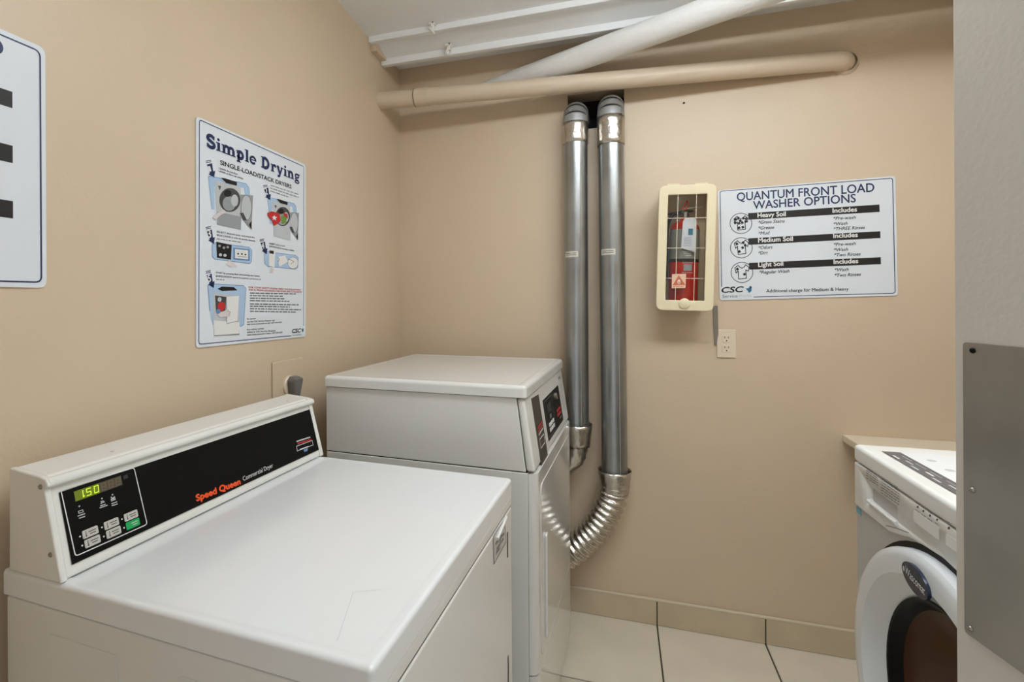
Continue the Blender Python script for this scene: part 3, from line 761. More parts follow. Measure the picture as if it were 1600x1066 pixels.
# slab-serif title lettering, drawn from strokes
def arc(cx, cy, rx, ry, a0, a1, n=14): return [(cx + rx * math.cos(math.radians(a0 + (a1 - a0) * i / n)), cy + ry * math.sin(math.radians(a0 + (a1 - a0) * i / n))) for i in range(n + 1)]
ST = .19
def glyph(ch):
    """returns advance, strokes [(pts, width)], boxes"""
    xh = .66; S = []; B = []
    def stem(x, z0=0.0, z1=xh, foot=True, head=True, headl=True):
        B.append((x, x + ST, z0, z1))
        if foot: B.append((x - .075, x + ST + .075, z0, z0 + .085))
        if head: B.append((x - .085, x + ST * .5, z1 - .09, z1))
    if ch == 'S':
        S.append((arc(.30, .735, .20, .195, 35, 180) + arc(.30, .735, .20, .19, 180, 250)[1:] + arc(.31, .265, .22, .21, 70, 0)[0:] + arc(.31, .265, .22, .195, 0, -145)[1:], ST))
        B.append((.47, .55, .68, .98)); B.append((.04, .12, .02, .32)); return .62, S, B
    if ch == 'i':
        stem(.09); S.append((arc(.168, .87, .045, .045, 0, 360, 10), .09)); return .34, S, B
    if ch == 'l': stem(.09, 0, 1.0); return .34, S, B
    if ch in 'nm':
        stem(.09); k = 1 if ch == 'n' else 2
        for j in range(k):
            x = .09 + .345 * j
            S.append(([(x + .12, xh - .18)] + arc(x + .27, xh - .21, .145, .14, 150, 0), ST * .9)); stem(x + .345, 0, xh - .2, True, False)
        return .09 + .345 * k + ST + .09, S, B
    if ch == 'r':
        stem(.09); S.append(([(.2, xh - .2)] + arc(.36, xh - .2, .15, .14, 160, 60), ST * .8)); S.append((arc(.43, xh - .13, .04, .04, 0, 360, 10), .09)); return .52, S, B
    if ch == 'p':
        stem(.09, -.27, xh); S.append((arc(.30, .33, .20, .26, 150, -150), ST * .95)); return .62, S, B
    if ch == 'e':
        S.append((arc(.30, .33, .22, .27, 8, 310), ST * .72)); B.append((.14, .56, .30, .385)); return .62, S, B
    if ch == 'D':
        stem(.11, 0, .98, False, False); B.append((.02, .36, 0, .09)); B.append((.02, .36, .89, .98)); S.append((arc(.34, .49, .33, .41, 90, -90), ST * 1.05)); return .84, S, B
    if ch == 'y':
        S.append(([(.12, xh - .04), (.32, .06)], ST)); S.append(([(.52, xh - .04), (.30, -.10)] + arc(.2, -.13, .1, .07, 0, -120, 8), ST * .75))
        B.append((0, .27, xh - .085, xh)); B.append((.40, .64, xh - .085, xh)); return .64, S, B
    if ch == 'g':
        S.append((arc(.27, .44, .17, .165, 0, 360, 18), ST * .62)); S.append((arc(.27, -.11, .20, .12, 0, 360, 18), ST * .5)); S.append(([(.16, .28), (.12, .15), (.24, .06), (.40, .02)], ST * .6)); B.append((.40, .58, .56, .66)); return .60, S, B
    return .28, S, B
adv = 0; items = []
for ch in 'Simple Drying':
    a_, S, B = glyph(ch); items.append((adv, S, B)); adv += a_ + .035
p0 = np.array(pl.px(322, 229)); p1 = np.array(pl.px(469, 284.5)); L = np.linalg.norm(p1 - p0); d_ = (p1 - p0) / L; n_ = np.array([-d_[1], d_[0]])
capm = .0345; sx = L / adv
pr = Print(pl)
def em(x, y): return tuple(p0 + d_ * x * sx + n_ * y * capm)
for gi, (ox, S, B) in enumerate(items):
    if gi == 6: pr.build('title_word', sg); pr = Print(pl)
    for (a, b_, c_, e_) in B: pr.poly([em(ox + a, c_), em(ox + b_, c_), em(ox + b_, e_), em(ox + a, e_)], NAVY, 1, False)
    for pts, wd in S: pr.line([em(ox + x, y) for x, y in pts], wd * sx * .93, NAVY, 1, px=False)
pr.build('title_word', sg)
pr = Print(pl); pr.text('SINGLE-LOAD/STACK DRYERS', (344, 257.3), (455, 294.8), BLACKP, 7.2, 1, bold=.022); pr.build('subtitle', sg)
A1 = lambda x, y: (300 + x / 5.33, 170 + y / 5.33)       # crop frames used while measuring the sign
A2 = lambda x, y: (300 + x / 5.076, 340 + y / 5.076)
def arrow(F, x, y, s, num):
    pr = Print(pl); f = lambda a, b_: F(x + a * s, y + b_ * s)
    for k in range(2): pr.poly([f(0, 9 + k * 13), f(42, 0 + k * 13), f(43, 6 + k * 13), f(2, 15 + k * 13)], NAVY, 1)
    pr.poly([f(8, 40), f(50, 28), f(60, 96), f(76, 92), f(68, 150), f(20, 118), f(33, 113)], NAVY, 1)
    pr.text(num, f(20 if num != '1' else 28, 98), f(46 if num != '1' else 42, 95), WHITEP, None if num != '1' else 8 * s, 2, bold=.02)
    pr.build('step_arrow', sg)
arrow(A1, 115, 425, 1, '1'); arrow(A1, 590, 632, .86, '2'); arrow(A2, 108, 68, .95, '3'); arrow(A2, 535, 168, .82, '4'); arrow(A2, 106, 418, .95, '5')
def dryer_art(F, tx, extra=False):
    pr = Print(pl); g = lambda L_: [F(*tx(*p)) for p in L_]
    pr.poly(g([(132, 560), (165, 562), (450, 622), (472, 655), (478, 725), (440, 730), (430, 660), (192, 612), (186, 842), (165, 838)]), BLUE1, 0)
    pr.line(g([(165, 838), (134, 565), (165, 563), (448, 624), (472, 655), (478, 722)]), .0012, BLUE2, 1)
    pr.poly(g([(190, 600), (402, 650), (405, 1008), (205, 965)]), LGREYP, 1)
    pr.poly(g([(205, 965), (405, 1008), (408, 900), (212, 860)]), MGREYP if not extra else LGREYP, 2)
    pr.poly(g([(240, 575), (275, 580), (372, 612), (370, 642), (280, 618)]), BLACKP, 2)
    pr.poly(g([(215, 640), (240, 645), (230, 680)]), DGREYP, 2)
    c = F(*tx(312, 760)); e = F(*tx(400, 860)); rx, ry = e[0] - c[0], e[1] - c[1]
    pr.ell(c, rx, ry, DGREYP, 3); pr.ell(F(*tx(305, 790)), rx * .62, ry * .62, MGREYP, 4); pr.ell(F(*tx(350, 765)), rx * .34, ry * .5, LGREYP, 5); pr.ell(F(*tx(292, 705)), rx * .35, ry * .3, BLACKP, 5)
    pr.poly(g([(398, 715), (506, 722), (492, 1008), (470, 985), (420, 920)]), MGREYP, 2)
    c = F(*tx(448, 825)); pr.ell(c, rx * .5, ry * 1.05, LGREYP, 3); pr.ring(c, rx * .5, ry * 1.05, .001, DGREYP, 4, 24)
    pr.poly(g([(395, 870), (422, 866), (452, 928), (425, 930)]), DGREYP, 5); pr.poly(g([(470, 965), (492, 930), (492, 1008)]), BLACKP, 5)
    if not extra: pr.poly(g([(165, 905), (205, 870), (262, 840), (280, 865), (235, 885), (190, 925)]), SKINP, 6)
    else:
        pr.poly([A1(*p) for p in ((622, 868), (660, 855), (722, 872), (735, 930), (715, 955), (678, 976), (660, 930), (630, 900))], REDP, 6)
        pr.poly([A1(*p) for p in ((680, 885), (686, 900), (704, 902), (690, 914), (694, 932), (680, 920), (664, 928), (670, 912), (660, 900), (674, 898))], WHITEP, 7)
        pr.poly([A1(*p) for p in ((735, 900), (765, 885), (790, 900), (775, 950), (745, 960))], GREENP, 6)
        pr.poly([A1(*p) for p in ((750, 870), (790, 875), (792, 915), (770, 900))], REDP, 7)
    pr.build('illustration', sg)
dryer_art(A1, lambda x, y: (x, y)); dryer_art(A1, lambda x, y: (625 + (x - 130) * .70, 738 + (y - 560) * .80), True)
pr = Print(pl); g = lambda L_: [A2(*p) for p in L_]
pr.poly(g([(158, 215), (180, 200), (450, 235), (475, 260), (470, 350), (455, 365), (180, 330), (160, 310)]), BLUE1, 0)
pr.line(g([(158, 215), (180, 200), (450, 235), (475, 260), (470, 350), (455, 365), (180, 330), (160, 310)]), .0014, BLUE2, 1, closed=True)
pr.poly(g([(190, 192), (312, 218), (306, 335), (196, 318)]), BLACKP, 2)
for x, y in ((222, 296), (258, 300)): pr.ell(A2(x, y), 2.6, 2.4, LGREYP, 3, 14)
for x, y in ((215, 225), (250, 240), (280, 235)): pr.ell(A2(x, y), 2.2, 2.0, MGREYP, 3, 12)
pr.poly(g([(325, 240), (455, 252), (455, 345), (325, 332)]), BLUE2, 2); pr.poly(g([(338, 250), (442, 260), (442, 333), (338, 322)]), WHITEP, 3)
for x, y in ((362, 288), (392, 290), (420, 294)): pr.ell(A2(x, y), 1.4, 1.4, BLACKP, 4, 10)
pr.line(g([(360, 308), (425, 315)]), .0012, DGREYP, 4); pr.poly(g([(270, 370), (290, 340), (330, 360), (355, 395), (300, 392)]), SKINP, 3)
pr.build('illustration', sg)
pr = Print(pl)
pr.poly(g([(572, 285), (590, 270), (820, 300), (842, 320), (838, 395), (820, 410), (600, 388), (575, 365)]), BLUE1, 0)
pr.line(g([(572, 285), (590, 270), (820, 300), (842, 320), (838, 395), (820, 410), (600, 388), (575, 365)]), .0014, BLUE2, 1, closed=True)
pr.poly(g([(608, 252), (658, 260), (652, 395), (608, 385)]), WHITEP, 2); pr.poly(g([(611, 260), (645, 265), (645, 290), (611, 284)]), BLACKP, 3)
pr.poly(g([(672, 315), (735, 300), (760, 350), (690, 392)]), WHITEP, 2); pr.line(g([(675, 318), (690, 330), (680, 350)]), .0016, DGREYP, 3)
pr.ell(A2(798, 360), 8, 9, WHITEP, 2); pr.ring(A2(798, 360), 8, 9, .001, GREYP, 3, 24); pr.line(g([(765, 330), (805, 350), (780, 370)]), .0014, DGREYP, 3)
pr.poly(g([(612, 440), (620, 400), (645, 405), (642, 440)]), SKINP, 3); pr.build('illustration', sg)
pr = Print(pl)
pr.poly(g([(124, 540), (180, 528), (405, 540), (426, 562), (408, 850), (385, 866), (165, 850), (150, 800)]), BLUE1, 0)
pr.line(g([(140, 740), (124, 540), (180, 528), (405, 540), (426, 562), (408, 850), (385, 866)]), .0016, BLUE2, 1)
pr.poly(g([(165, 598), (368, 618), (374, 935), (172, 940)]), LGREYP, 1); pr.poly(g([(200, 565), (235, 548), (330, 553), (358, 578), (235, 584)]), BLACKP, 2)
pr.poly(g([(180, 618), (268, 630), (262, 742), (188, 752)]), DGREYP, 2); pr.ell(A2(230, 705), 6, 7, REDP, 3); pr.ell(A2(205, 745), 3.4, 4, BLUE2, 3); pr.ell(A2(215, 650), 3, 3.6, LGREYP, 3)
pr.poly(g([(268, 628), (368, 622), (356, 822), (272, 842)]), WHITEP, 4); pr.line(g([(268, 628), (272, 842), (356, 822)]), .0012, GREYP, 5)
pr.poly(g([(170, 815), (374, 832), (370, 925), (175, 936)]), WHITEP, 3); pr.line(g([(175, 936), (372, 924)]), .0014, GREYP, 5)
pr.poly(g([(195, 770), (280, 725), (300, 760), (295, 785), (220, 790)]), SKINP, 6); pr.line(g([(275, 740), (300, 750), (285, 775)]), .001, GREYP, 7); pr.build('illustration', sg)
pr = Print(pl)
for s_, p, e, c_ in (('CLEAN the lint filter', A1(220, 500), A1(380, 552), DGREYP), ('LIMPIE el filtro de pelusa', A1(220, 525), A1(425, 588), DGREYP),
                  ('SELECT desired cycle and press the', A2(195, 118), A2(495, 165), DGREYP), ('SELECCIONE el ciclo de secado deseado', A2(195, 145), A2(500, 192), DGREYP),
                  ('INSERT coins or card', A2(612, 212), A2(735, 232), DGREYP), ('INTRODUZCA monedas o tarjeta', A2(612, 235), A2(808, 268), DGREYP),
                  ('START by pressing door and pressing start button', A2(188, 443), A2(535, 470), DGREYP), ('EMPEZANDO cierre la puerta y presione el', A2(188, 470), A2(542, 496), DGREYP),
                  ('FOR YOUR SAFETY PLEASE HEED THE FOLLOWING:', A2(448, 560), A2(862, 580), REDP), ('POR SU PROPIA SEGURIDAD, POR FAVOR LEER LO SIGUIENTE:', A2(450, 580), A2(870, 598), REDP),
                  ('For service:', A2(435, 812), A2(505, 806), DGREYP), ('use the CSC Service Request App', A2(435, 834), A2(655, 820), DGREYP), ('visit www.cscsw.com or call 1-877-264-6622', A2(435, 854), A2(712, 836), DGREYP),
                  ('Para solicitar servicio:', A2(435, 896), A2(570, 886), DGREYP), ('utilice la CSC Service Request', A2(435, 916), A2(660, 902), DGREYP), ('visite www.cscsw.com o llame 1-877-264-6622', A2(435, 938), A2(716, 916), DGREYP)):
    pr = Print(pl); pr.text(s_, p, e, c_, 2.6, 1, bold=.014); pr.build('lettering_line', sg)
pr = Print(pl)
for i, (a, b_) in enumerate((((650, 640), (890, 720)), ((650, 664), (885, 742)), ((650, 688), (800, 738)))): pr.dashes(A1(*a), A1(*b_), 1.6, MGREYP, seed=i)
for i, (y, x1) in enumerate(((604, 830), (624, 720), (644, 730), (664, 770), (690, 845), (708, 775), (728, 862), (748, 830))): pr.dashes(A2(458, y), A2(x1, y + (x1 - 458) * .02), 1.8, GREYP, seed=20 + i)
pr.dashes(A2(195, 172), A2(385, 200), 1.6, MGREYP, seed=40); pr.dashes(A2(188, 494), A2(255, 499), 1.6, MGREYP, seed=41)
tag(pr.build('small_lettering', sg), kind='stuff')
pr = Print(pl); pr.text('CSC', A2(793, 916), A2(862, 910), BLACKP, 6.2, 1, bold=.03, shear=.2); pr.poly([A2(*p) for p in ((868, 885), (884, 878), (882, 905), (872, 908))], TEAL, 1)
pr.text('ServiceWorks', A2(796, 940), A2(868, 934), GREYP, 3, 1); pr.build('logo', sg)

# ------------------------------------------------------------------ sockets
def slot_holes(root, pl, cx, cz):
    pr = Print(pl)
    for dx in (-.0065, .0065): pr.poly([(cx + dx - .0011, cz + .001), (cx + dx + .0011, cz + .001), (cx + dx + .0011, cz + .0095), (cx + dx - .0011, cz + .0095)], DARK, 1, False)
    pr.ell((cx, cz - .0075), .0027, .0027, DARK, 1, 14, False); pr.build('slots', root)
ro = empty('wall_socket', (1.419, 0, 1.117)); tag(ro, 'almond double wall socket on the back wall below the extinguisher cabinet', 'socket')
q = MB(); q.prism([(1.384, 1.117), (1.454, 1.117), (1.454, 1.230), (1.384, 1.230)], 1, -.0065, -.0005); q.build('plate', PLATE, ro, world=True, bevel=.003)
sp_ = Plane((0, -.0075, 0), (1, 0, 0), (0, 0, 1))
for cz in (1.193, 1.154):
    q = MB(); q.prism(rrect(1.402, 1.436, cz - .0145, cz + .0145, .006), 1, -.0085, -.006); q.build('socket_face', PLATE, ro, world=True, bevel=.0008, seg=2)
    slot_holes(ro, Plane((0, -.0085, 0), (1, 0, 0), (0, 0, 1)), 1.419, cz)
q = MB(); q.lathe([(.0001, .0015), (.0022, .0012), (.003, 0)], (1.419, -.0065, 1.1735), (0, -1, 0), 12); q.build('screw', PLATE, ro, world=True)

pl0 = Plane((0.006, 0, 0), (0, 1, 0), (0, 0, 1))
yo0, zo1 = pl0.px(426.5, 567); yo1 = pl0.px(473, 567)[0]
ro = empty('wall_socket', (0, (yo0 + yo1) / 2, zo1 - .125)); tag(ro, 'large cream dryer socket plate on the left wall behind the console', 'socket')
q = MB(); q.prism([(yo0, zo1 - .125), (yo1, zo1 - .125), (yo1, zo1), (yo0, zo1)], 0, .0005, .007); q.build('plate', WALL, ro, world=True, bevel=.003)
cyo, czo = pl0.px(451, 602)
q = MB(); q.lathe([(.031, 0), (.031, .005), (.028, .008), (.0001, .008)], (.007, cyo, czo), (1, 0, 0), 32); q.build('round_face', PLATE, ro, world=True)
ro = empty('power_plug', (.016, cyo, czo - .05)); tag(ro, 'grey angled dryer plug pushed into the left wall socket', 'plug')
q = MB()
NP = 9; secs = []
for i in range(NP):
    t = i / (NP - 1); z = czo + .029 - t * .062
    hw = .026 * (math.sin(min(1, t * 3 + .35) * PI / 2)) * (1 - .42 * t); dp = .036 * (math.sin(min(1, t * 4 + .4) * PI / 2)) * (1 - .25 * t)
    secs.append([(.0155 + dp * .5 + dp * .5 * math.copysign(abs(math.sin(a)) ** .6, math.sin(a)), cyo + hw * math.copysign(abs(math.cos(a)) ** .6, math.cos(a)), z) for a in np.linspace(0, 2 * PI, 25)[:-1]])
n = 24
q.add([p for s in secs for p in s], [(i * n + j, i * n + (j + 1) % n, (i + 1) * n + (j + 1) % n, (i + 1) * n + j) for i in range(NP - 1) for j in range(n)] + [list(range(n - 1, -1, -1)), [(NP - 1) * n + j for j in range(n)]])
q.build('body', GPLUG, ro, world=True, ang=50)
q = MB(); q.tube(catmull([(.030, cyo, czo - .030), (.030, cyo + .001, czo - .07), (.030, cyo + .004, czo - .13), (.026, cyo + .02, czo - .22), (.024, cyo + .04, .80)], 8), .0065, 12)
q.build('cable', BLACK, ro, world=True)

# dark stud standing in for a screw anchor hole in the back wall
q = MB(); hx = hit(1068.5, 161, (0, 0, 0), (0, 1, 0)); q.lathe([(.0001, .006), (.003, .005), (.0042, .002), (.0042, -.002)], hx, (0, -1, 0), 12)
tag(q.build('screw_hole_stud', DARK), 'small dark stud in place of a screw hole, right of the ducts', 'screw')

# ------------------------------------------------------------------ extinguisher cabinet
CD = 0.150
cpl2 = Plane((0, -CD, 0), (1, 0, 0), (0, 0, 1))
TLc, TRc, BRc, BLc = cpl2.px(1030.5, 289), cpl2.px(1120, 288), cpl2.px(1115.5, 486.5), cpl2.px(1024, 485.5)
cw = (TRc[0] - TLc[0] + BRc[0] - BLc[0]) / 2; ch = (TLc[1] - BLc[1] + TRc[1] - BRc[1]) / 2
ctr = ((TLc[0] + TRc[0] + BLc[0] + BRc[0]) / 4, (TLc[1] + TRc[1] + BLc[1] + BRc[1]) / 4)
tilt = math.atan2((TLc[0] - BLc[0] + TRc[0] - BRc[0]) / 2, ch)
cab_r = empty('extinguisher_cabinet', (ctr[0], 0, ctr[1]), 0, tilt)
tag(cab_r, 'ivory plastic extinguisher cabinet with a clear gridded front', 'cabinet')
hw, hh = cw / 2, ch / 2
IVB = mat('ivory_cabinet_body', rgb(222, 206, 170), .45)
bw = .014
q = MB(); 
q.box(-hw + bw, -hw + bw + .003, -CD + .014, -.002, -hh + bw, hh - bw); q.box(hw - bw - .003, hw - bw, -CD + .014, -.002, -hh + bw, hh - bw)
q.box(-hw + bw, hw - bw, -CD + .014, -.002, -hh + bw, -hh + bw + .003); q.box(-hw + bw, hw - bw, -CD + .014, -.002, hh - bw - .003, hh - bw); q.box(-hw + bw, hw - bw, -.005, -.002, -hh + bw, hh - bw)
q.build('body', IVB, cab_r, smooth=False)
def ringframe(o_, i_, ya, yb_):
    q = MB(); n = len(o_); vs = []
    for P_, y in ((o_, ya), (o_, yb_), (i_, yb_), (i_, ya)): vs += [(p[0], y, p[1]) for p in P_]
    q.add(vs, [(k * n + j, k * n + (j + 1) % n, ((k + 1) % 4) * n + (j + 1) % n, ((k + 1) % 4) * n + j) for k in range(4) for j in range(n)]); return q
ix0, ix1, iz0, iz1 = -hw + .034, hw - .033, -hh + .040, hh - .037
oc = rrect(-hw, hw, -hh, hh, .026, 7); ic = rrect(ix0, ix1, iz0, iz1, .003, 7)
ringframe(oc, ic, -CD + .016, -CD).build('frame', PLASTIC, cab_r, bevel=.004, seg=3)
q = MB(); q.prism(rrect(-hw + .03, -hw + .075, hh - .004, hh + .006, .003), 1, -CD + .014, -CD + .003); q.build('hinge_tab', PLASTIC, cab_r)
q = MB(); q.prism(rrect(hw - .075, hw - .03, hh - .004, hh + .006, .003), 1, -CD + .014, -CD + .003); q.build('hinge_tab', PLASTIC, cab_r)
q = MB(); q.box(ix0 - .002, ix1 + .002, -CD + .006, -CD + .008, iz0 - .002, iz1 + .002)
pane = q.build('window_pane', pane_mat('clear_pane', (.97, .97, .95, 1)), cab_r, smooth=False)
SCORE = mat('score_line', rgb(225, 214, 190), .4)
for u in (1057.5, 1086.5):
    x = cpl2.px(u, 388)[0] - ctr[0]; MB().box(x - .0009, x + .0009, -CD + .0052, -CD + .006, iz0, iz1).build('score_line', SCORE, pane)
for v in (340.5, 387.5, 435):
    z = cpl2.px(1070, v)[1] - ctr[1]; MB().box(ix0, ix1, -CD + .0052, -CD + .006, z - .0009, z + .0009).build('score_line', SCORE, pane)
q = MB(); q.lathe([(.020, .0), (.020, .004), (.017, .006), (.0001, .006)], (-.0, -CD, -hh + .028), (0, -1, 0), 28); q.build('latch', PLASTIC, cab_r)

# the extinguisher inside
ey = -.068
exb = cpl2.px(1068, 478); exx = ctr[0] - .004
zc0 = ctr[1] - hh + .020
ex = empty('fire_extinguisher', (exx, ey, zc0), 0, tilt)
tag(ex, 'red fire extinguisher standing inside the ivory cabinet', 'extinguisher')
ER = .054
H0 = .335
q = MB(); q.lathe([(.0001, 0), (ER - .006, 0), (ER, .006), (ER, H0 - .034), (ER - .003, H0 - .022), (ER - .014, H0 - .009), (.020, H0), (.016, H0 + .012), (.0001, H0 + .012)], (0, 0, 0), (0, 0, 1), 40)
q.build('cylinder', RED, ex)
def wrap(name, a0, a1, z0, z1, mt, off=.0006, par=ex, x=0.0):
    a = [math.radians(t) for t in np.linspace(a0, a1, 17)]
    q = MB(); q.add([((ER + off) * math.cos(t), (ER + off) * math.sin(t), z) for z in (z0, z1) for t in a], [(i, i + 1, i + 18, i + 17) for i in range(16)])
    return q.build(name, mt, par)
lab = wrap('label', 175, 365, .180, .298, mat('grey_label', rgb(134, 134, 128), .5))
wrap('label_band', 175, 365, .170, .182, BLACKP, .0009)
wrap('label_band', 255, 305, .218, .232, BLACKP, .0010)
for zz, a0, a1 in ((.222, 262, 298), (.208, 258, 300), (.202, 262, 296), (.194, 268, 292)): wrap('label_print', a0, a1, zz - .0012, zz + .0014, LGREYP, .0014)
wrap('label_print', 264, 296, .135, .160, MGREYP, .0008); wrap('label_print', 258, 300, .126, .129, MGREYP, .0008); wrap('label_print', 258, 300, .164, .167, MGREYP, .0008)
HZ = H0 + .012
q = MB(); q.lathe([(.0135, 0), (.0135, .022), (.010, .026), (.0001, .026)], (0, 0, HZ), (0, 0, 1), 18); q.build('valve', SCREW, ex)
q = MB(); q.ext([(-.065, -.009, HZ + .012), (-.01, -.009, HZ + .020), (.03, -.009, HZ + .024), (.03, -.009, HZ + .030), (-.012, -.009, HZ + .030), (-.068, -.009, HZ + .018)], (0, .018, 0)); q.build('carry_handle', BLACK, ex, bevel=.002)
q = MB(); q.ext([(-.012, -.008, HZ + .032), (.062, -.008, HZ + .040), (.064, -.008, HZ + .046), (-.012, -.008, HZ + .040)], (0, .016, 0)); q.build('lever', mat('white_lever', rgb(205, 200, 190), .4), ex, bevel=.002)
q = MB(); q.tube(catmull([(-.012, -.012, HZ + .03), (-.006, -.02, HZ + .05), (.004, -.02, HZ + .066), (.006, -.02, HZ + .045), (-.002, -.018, HZ + .028)], 5), .0028, 8); q.build('pull_pin_tie', mat('orange_red_tie', rgb(206, 62, 36), .4), ex)
q = MB(); q.tube(catmull([(-.013, 0, HZ + .014), (-.045, -.012, HZ + .012), (-.064, -.012, HZ - .03), (-.066, -.006, HZ - .10), (-.064, -.004, .10)], 8), .007, 12); q.build('hose', BLACK, ex)
q = MB(); q.ext([(-.018, -.0625, .222), (.034, -.064, .205), (.034, -.064, .325), (.026, -.062, .338), (-.006, -.062, .338), (-.014, -.0625, .325)], (0, -.0008, 0)); tg = q.build('inspection_tag', mat('white_tag', rgb(214, 216, 222), .5), ex)
q = MB()
for i in range(6): q.box(-.008, .018, -.0652, -.0648, .232 + i * .006, .2335 + i * .006)
q.build('tag_print', mat('lilac_print', rgb(150, 158, 190), .5), ex)
MB().box(.006, .022, -.0655, -.0649, .272, .296).build('tag_print', TEAL, ex)
q = MB(); q.tube([(.010, -.0635, .333), (.004, -.03, HZ + .012)], .0012, 6); q.build('tag_string', BLACK, ex)
# flame warning sticker on the pane
spn = Plane((0, -CD + .0055, 0), (1, 0, 0), (0, 0, 1))
pr = Print(spn)
pr.poly([(1050, 428.5), (1072, 428), (1071, 450), (1049.5, 450.5)], mat('pale_sticker', rgb(222, 186, 160), .5), 0)
OS = mat('sticker_orange', rgb(196, 104, 66), .5)
pr.poly([(1060.5, 430), (1071, 445.5), (1050.8, 446)], OS, 1); pr.ell((1060.8, 440.5), 2.2, 3.6, WHITEP, 2, 14); pr.ell((1060.8, 441.5), 1.1, 2.0, OS, 3, 12)
pr.dashes((1051.5, 449), (1069.5, 448.8), 1.2, OS, 1, 3)
pr.build('warning_sticker', cab_r)

# tapered grey piece between cabinet and sign
q = MB(); sp2 = Plane((0, -.008, 0), (1, 0, 0), (0, 0, 1))
q.ext([sp2.w(sp2.px(*p)) for p in ((1114.5, 478), (1121.5, 478), (1122.5, 522), (1119.5, 539), (1117, 539), (1115.2, 510))], (0, .006, 0))
tag(q.build('tapered_strip', mat('even_grey', rgb(128, 122, 112), .5)), 'tapered grey piece below the extinguisher cabinet', 'strip')

# ------------------------------------------------------------------ ledge on the back wall behind the washer
q = MB(); q.box(1.812, RX - .002, -.175, -.0005, .812, .838)
tag(q.build('wall_ledge', mat('cream_ledge', rgb(226, 214, 192), .4), bevel=.003), 'cream ledge along the back wall behind the washer', 'ledge')

# ------------------------------------------------------------------ front-loading washer
SC = .66
WX = CAM[0] + .773 * SC; WY1 = CAM[1] + 2.0648 * SC; WZ = CAM[2] - .5057 * SC
WW = .66; WY0 = WY1 - WW; WYC = (WY0 + WY1) / 2; WXB = RX - .03
ws = empty('front_load_washer', ((WX + WXB) / 2, WYC, 0)); tag(ws, 'white front loading washer half hidden by the door on the right', 'washer')
WG = mat('pale_grey_washer_front', rgb(188, 186, 182), .35)
WWH = mat('white_washer_plastic', rgb(230, 230, 226), .28, coat=.2)
XL = WX + .005; XD = WX + .020
MB().box(XL + .06, WXB, WY0 + .002, WY1 - .002, .03, WZ - .040).build('cabinet', WG, ws, world=True)
q = MB(); hr_, hy_, hz_ = .212, WYC + .002, .622
ya, yb_, za, zb = WY0 + .002, WY1 - .002, .03, WZ - .042
angs = sorted([2 * PI * i / 64 for i in range(64)] + [math.atan2(z - hz_, y - hy_) % (2 * PI) for y in (ya, yb_) for z in (za, zb)])
outer = []
for t in angs:
    c_, s_ = math.cos(t), math.sin(t); k_ = min([(yb_ - hy_) / c_ if c_ > 1e-6 else ((ya - hy_) / c_ if c_ < -1e-6 else 9), (zb - hz_) / s_ if s_ > 1e-6 else ((za - hz_) / s_ if s_ < -1e-6 else 9)])
    outer.append((hy_ + c_ * k_, hz_ + s_ * k_))
inner = [(hy_ + hr_ * math.cos(t), hz_ + hr_ * math.sin(t)) for t in angs]
n = len(angs); vs_ = []
for P_, x in ((outer, XL + .06), (outer, XL), (inner, XL), (inner, XL + .06)): vs_ += [(x, p[0], p[1]) for p in P_]
q.add(vs_, [(k * n + j, k * n + (j + 1) % n, (k + 1) * n + (j + 1) % n, (k + 1) * n + j) for k in range(3) for j in range(n)])
q.build('front_panel', WG, ws, world=True)
q = MB(); q.box(WX - .001, WXB, WY0, WY1, WZ - .0385, WZ); q.build('worktop', WWH, ws, world=True, bevel=.009, seg=4)
for yy in (WY0 + .06, WY1 - .06):
    for xx in (XL + .06, WXB - .06):
        q = MB(); q.lathe([(.022, 0), (.022, .01), (.012, .014), (.012, .032)], (xx, yy, 0), (0, 0, 1), 16, cap=True); q.build('foot', BLACK, ws, world=True)
wpl = Plane((WX, 0, 0), (0, -1, 0), (0, 0, 1))
low = [wpl.px(*p) for p in ((1333, 785.5), (1348.5, 799), (1388.4, 831), (1404, 836.5), (1419, 840), (1441.7, 853), (1470, 871))]
low = [(-WY1 + .001, low[0][1])] + low[1:]
lo2 = low + [(-2 * WYC - p[0], p[1]) for p in reversed(low)]
poly = [(-p[0], p[1]) for p in lo2] + [(WY0 + .001, WZ - .040), (WY1 - .001, WZ - .040)]
# fascia with a hollow for the drawer grip
G4 = [wpl.px(*p) for p in ((1359.5, 760), (1403, 791), (1402, 816), (1359.5, 782))]
gx0 = (G4[0][0] + G4[3][0]) / 2; gx1 = (G4[1][0] + G4[2][0]) / 2; gz1 = (G4[0][1] + G4[1][1]) / 2; gz0 = (G4[2][1] + G4[3][1]) / 2
q = MB(); q.prism(poly, 0, WX, WX + .024); fas = q.build('control_fascia', WWH, ws, world=True, bevel=.004)
bm_ = MB(); bm_.prism(rrect(-gx1, -gx0, gz0, gz1, .006), 0, WX - .01, WX + .016)
cut = bm_.build('cutter', WWH, ws, world=True)
md = fas.modifiers.new('hollow', 'BOOLEAN'); md.operation = 'DIFFERENCE'; md.object = cut; md.solver = 'EXACT'
bpy.context.view_layer.update()
dg = bpy.context.evaluated_depsgraph_get(); nm = bpy.data.meshes.new_from_object(fas.evaluated_get(dg))
fas.modifiers.clear(); fas.data = nm; bpy.data.objects.remove(cut)
q = MB(); q.tube([wpl.w((gx0 - .002, gz0 - .002), .002), wpl.w((gx1 + .002, gz0 - .002), .002)], .0042, 12); q.build('drawer_grip', WWH, fas, world=True)
pr = Print(wpl)
W8 = lambda x, y: (1330 + x / 6.27, 680 + y / 6.27)
for i in range(6): pr.dashes(W8(150, 300 + i * 24), W8(262, 378 + i * 24), 1.3, GREYP, 0, 60 + i)
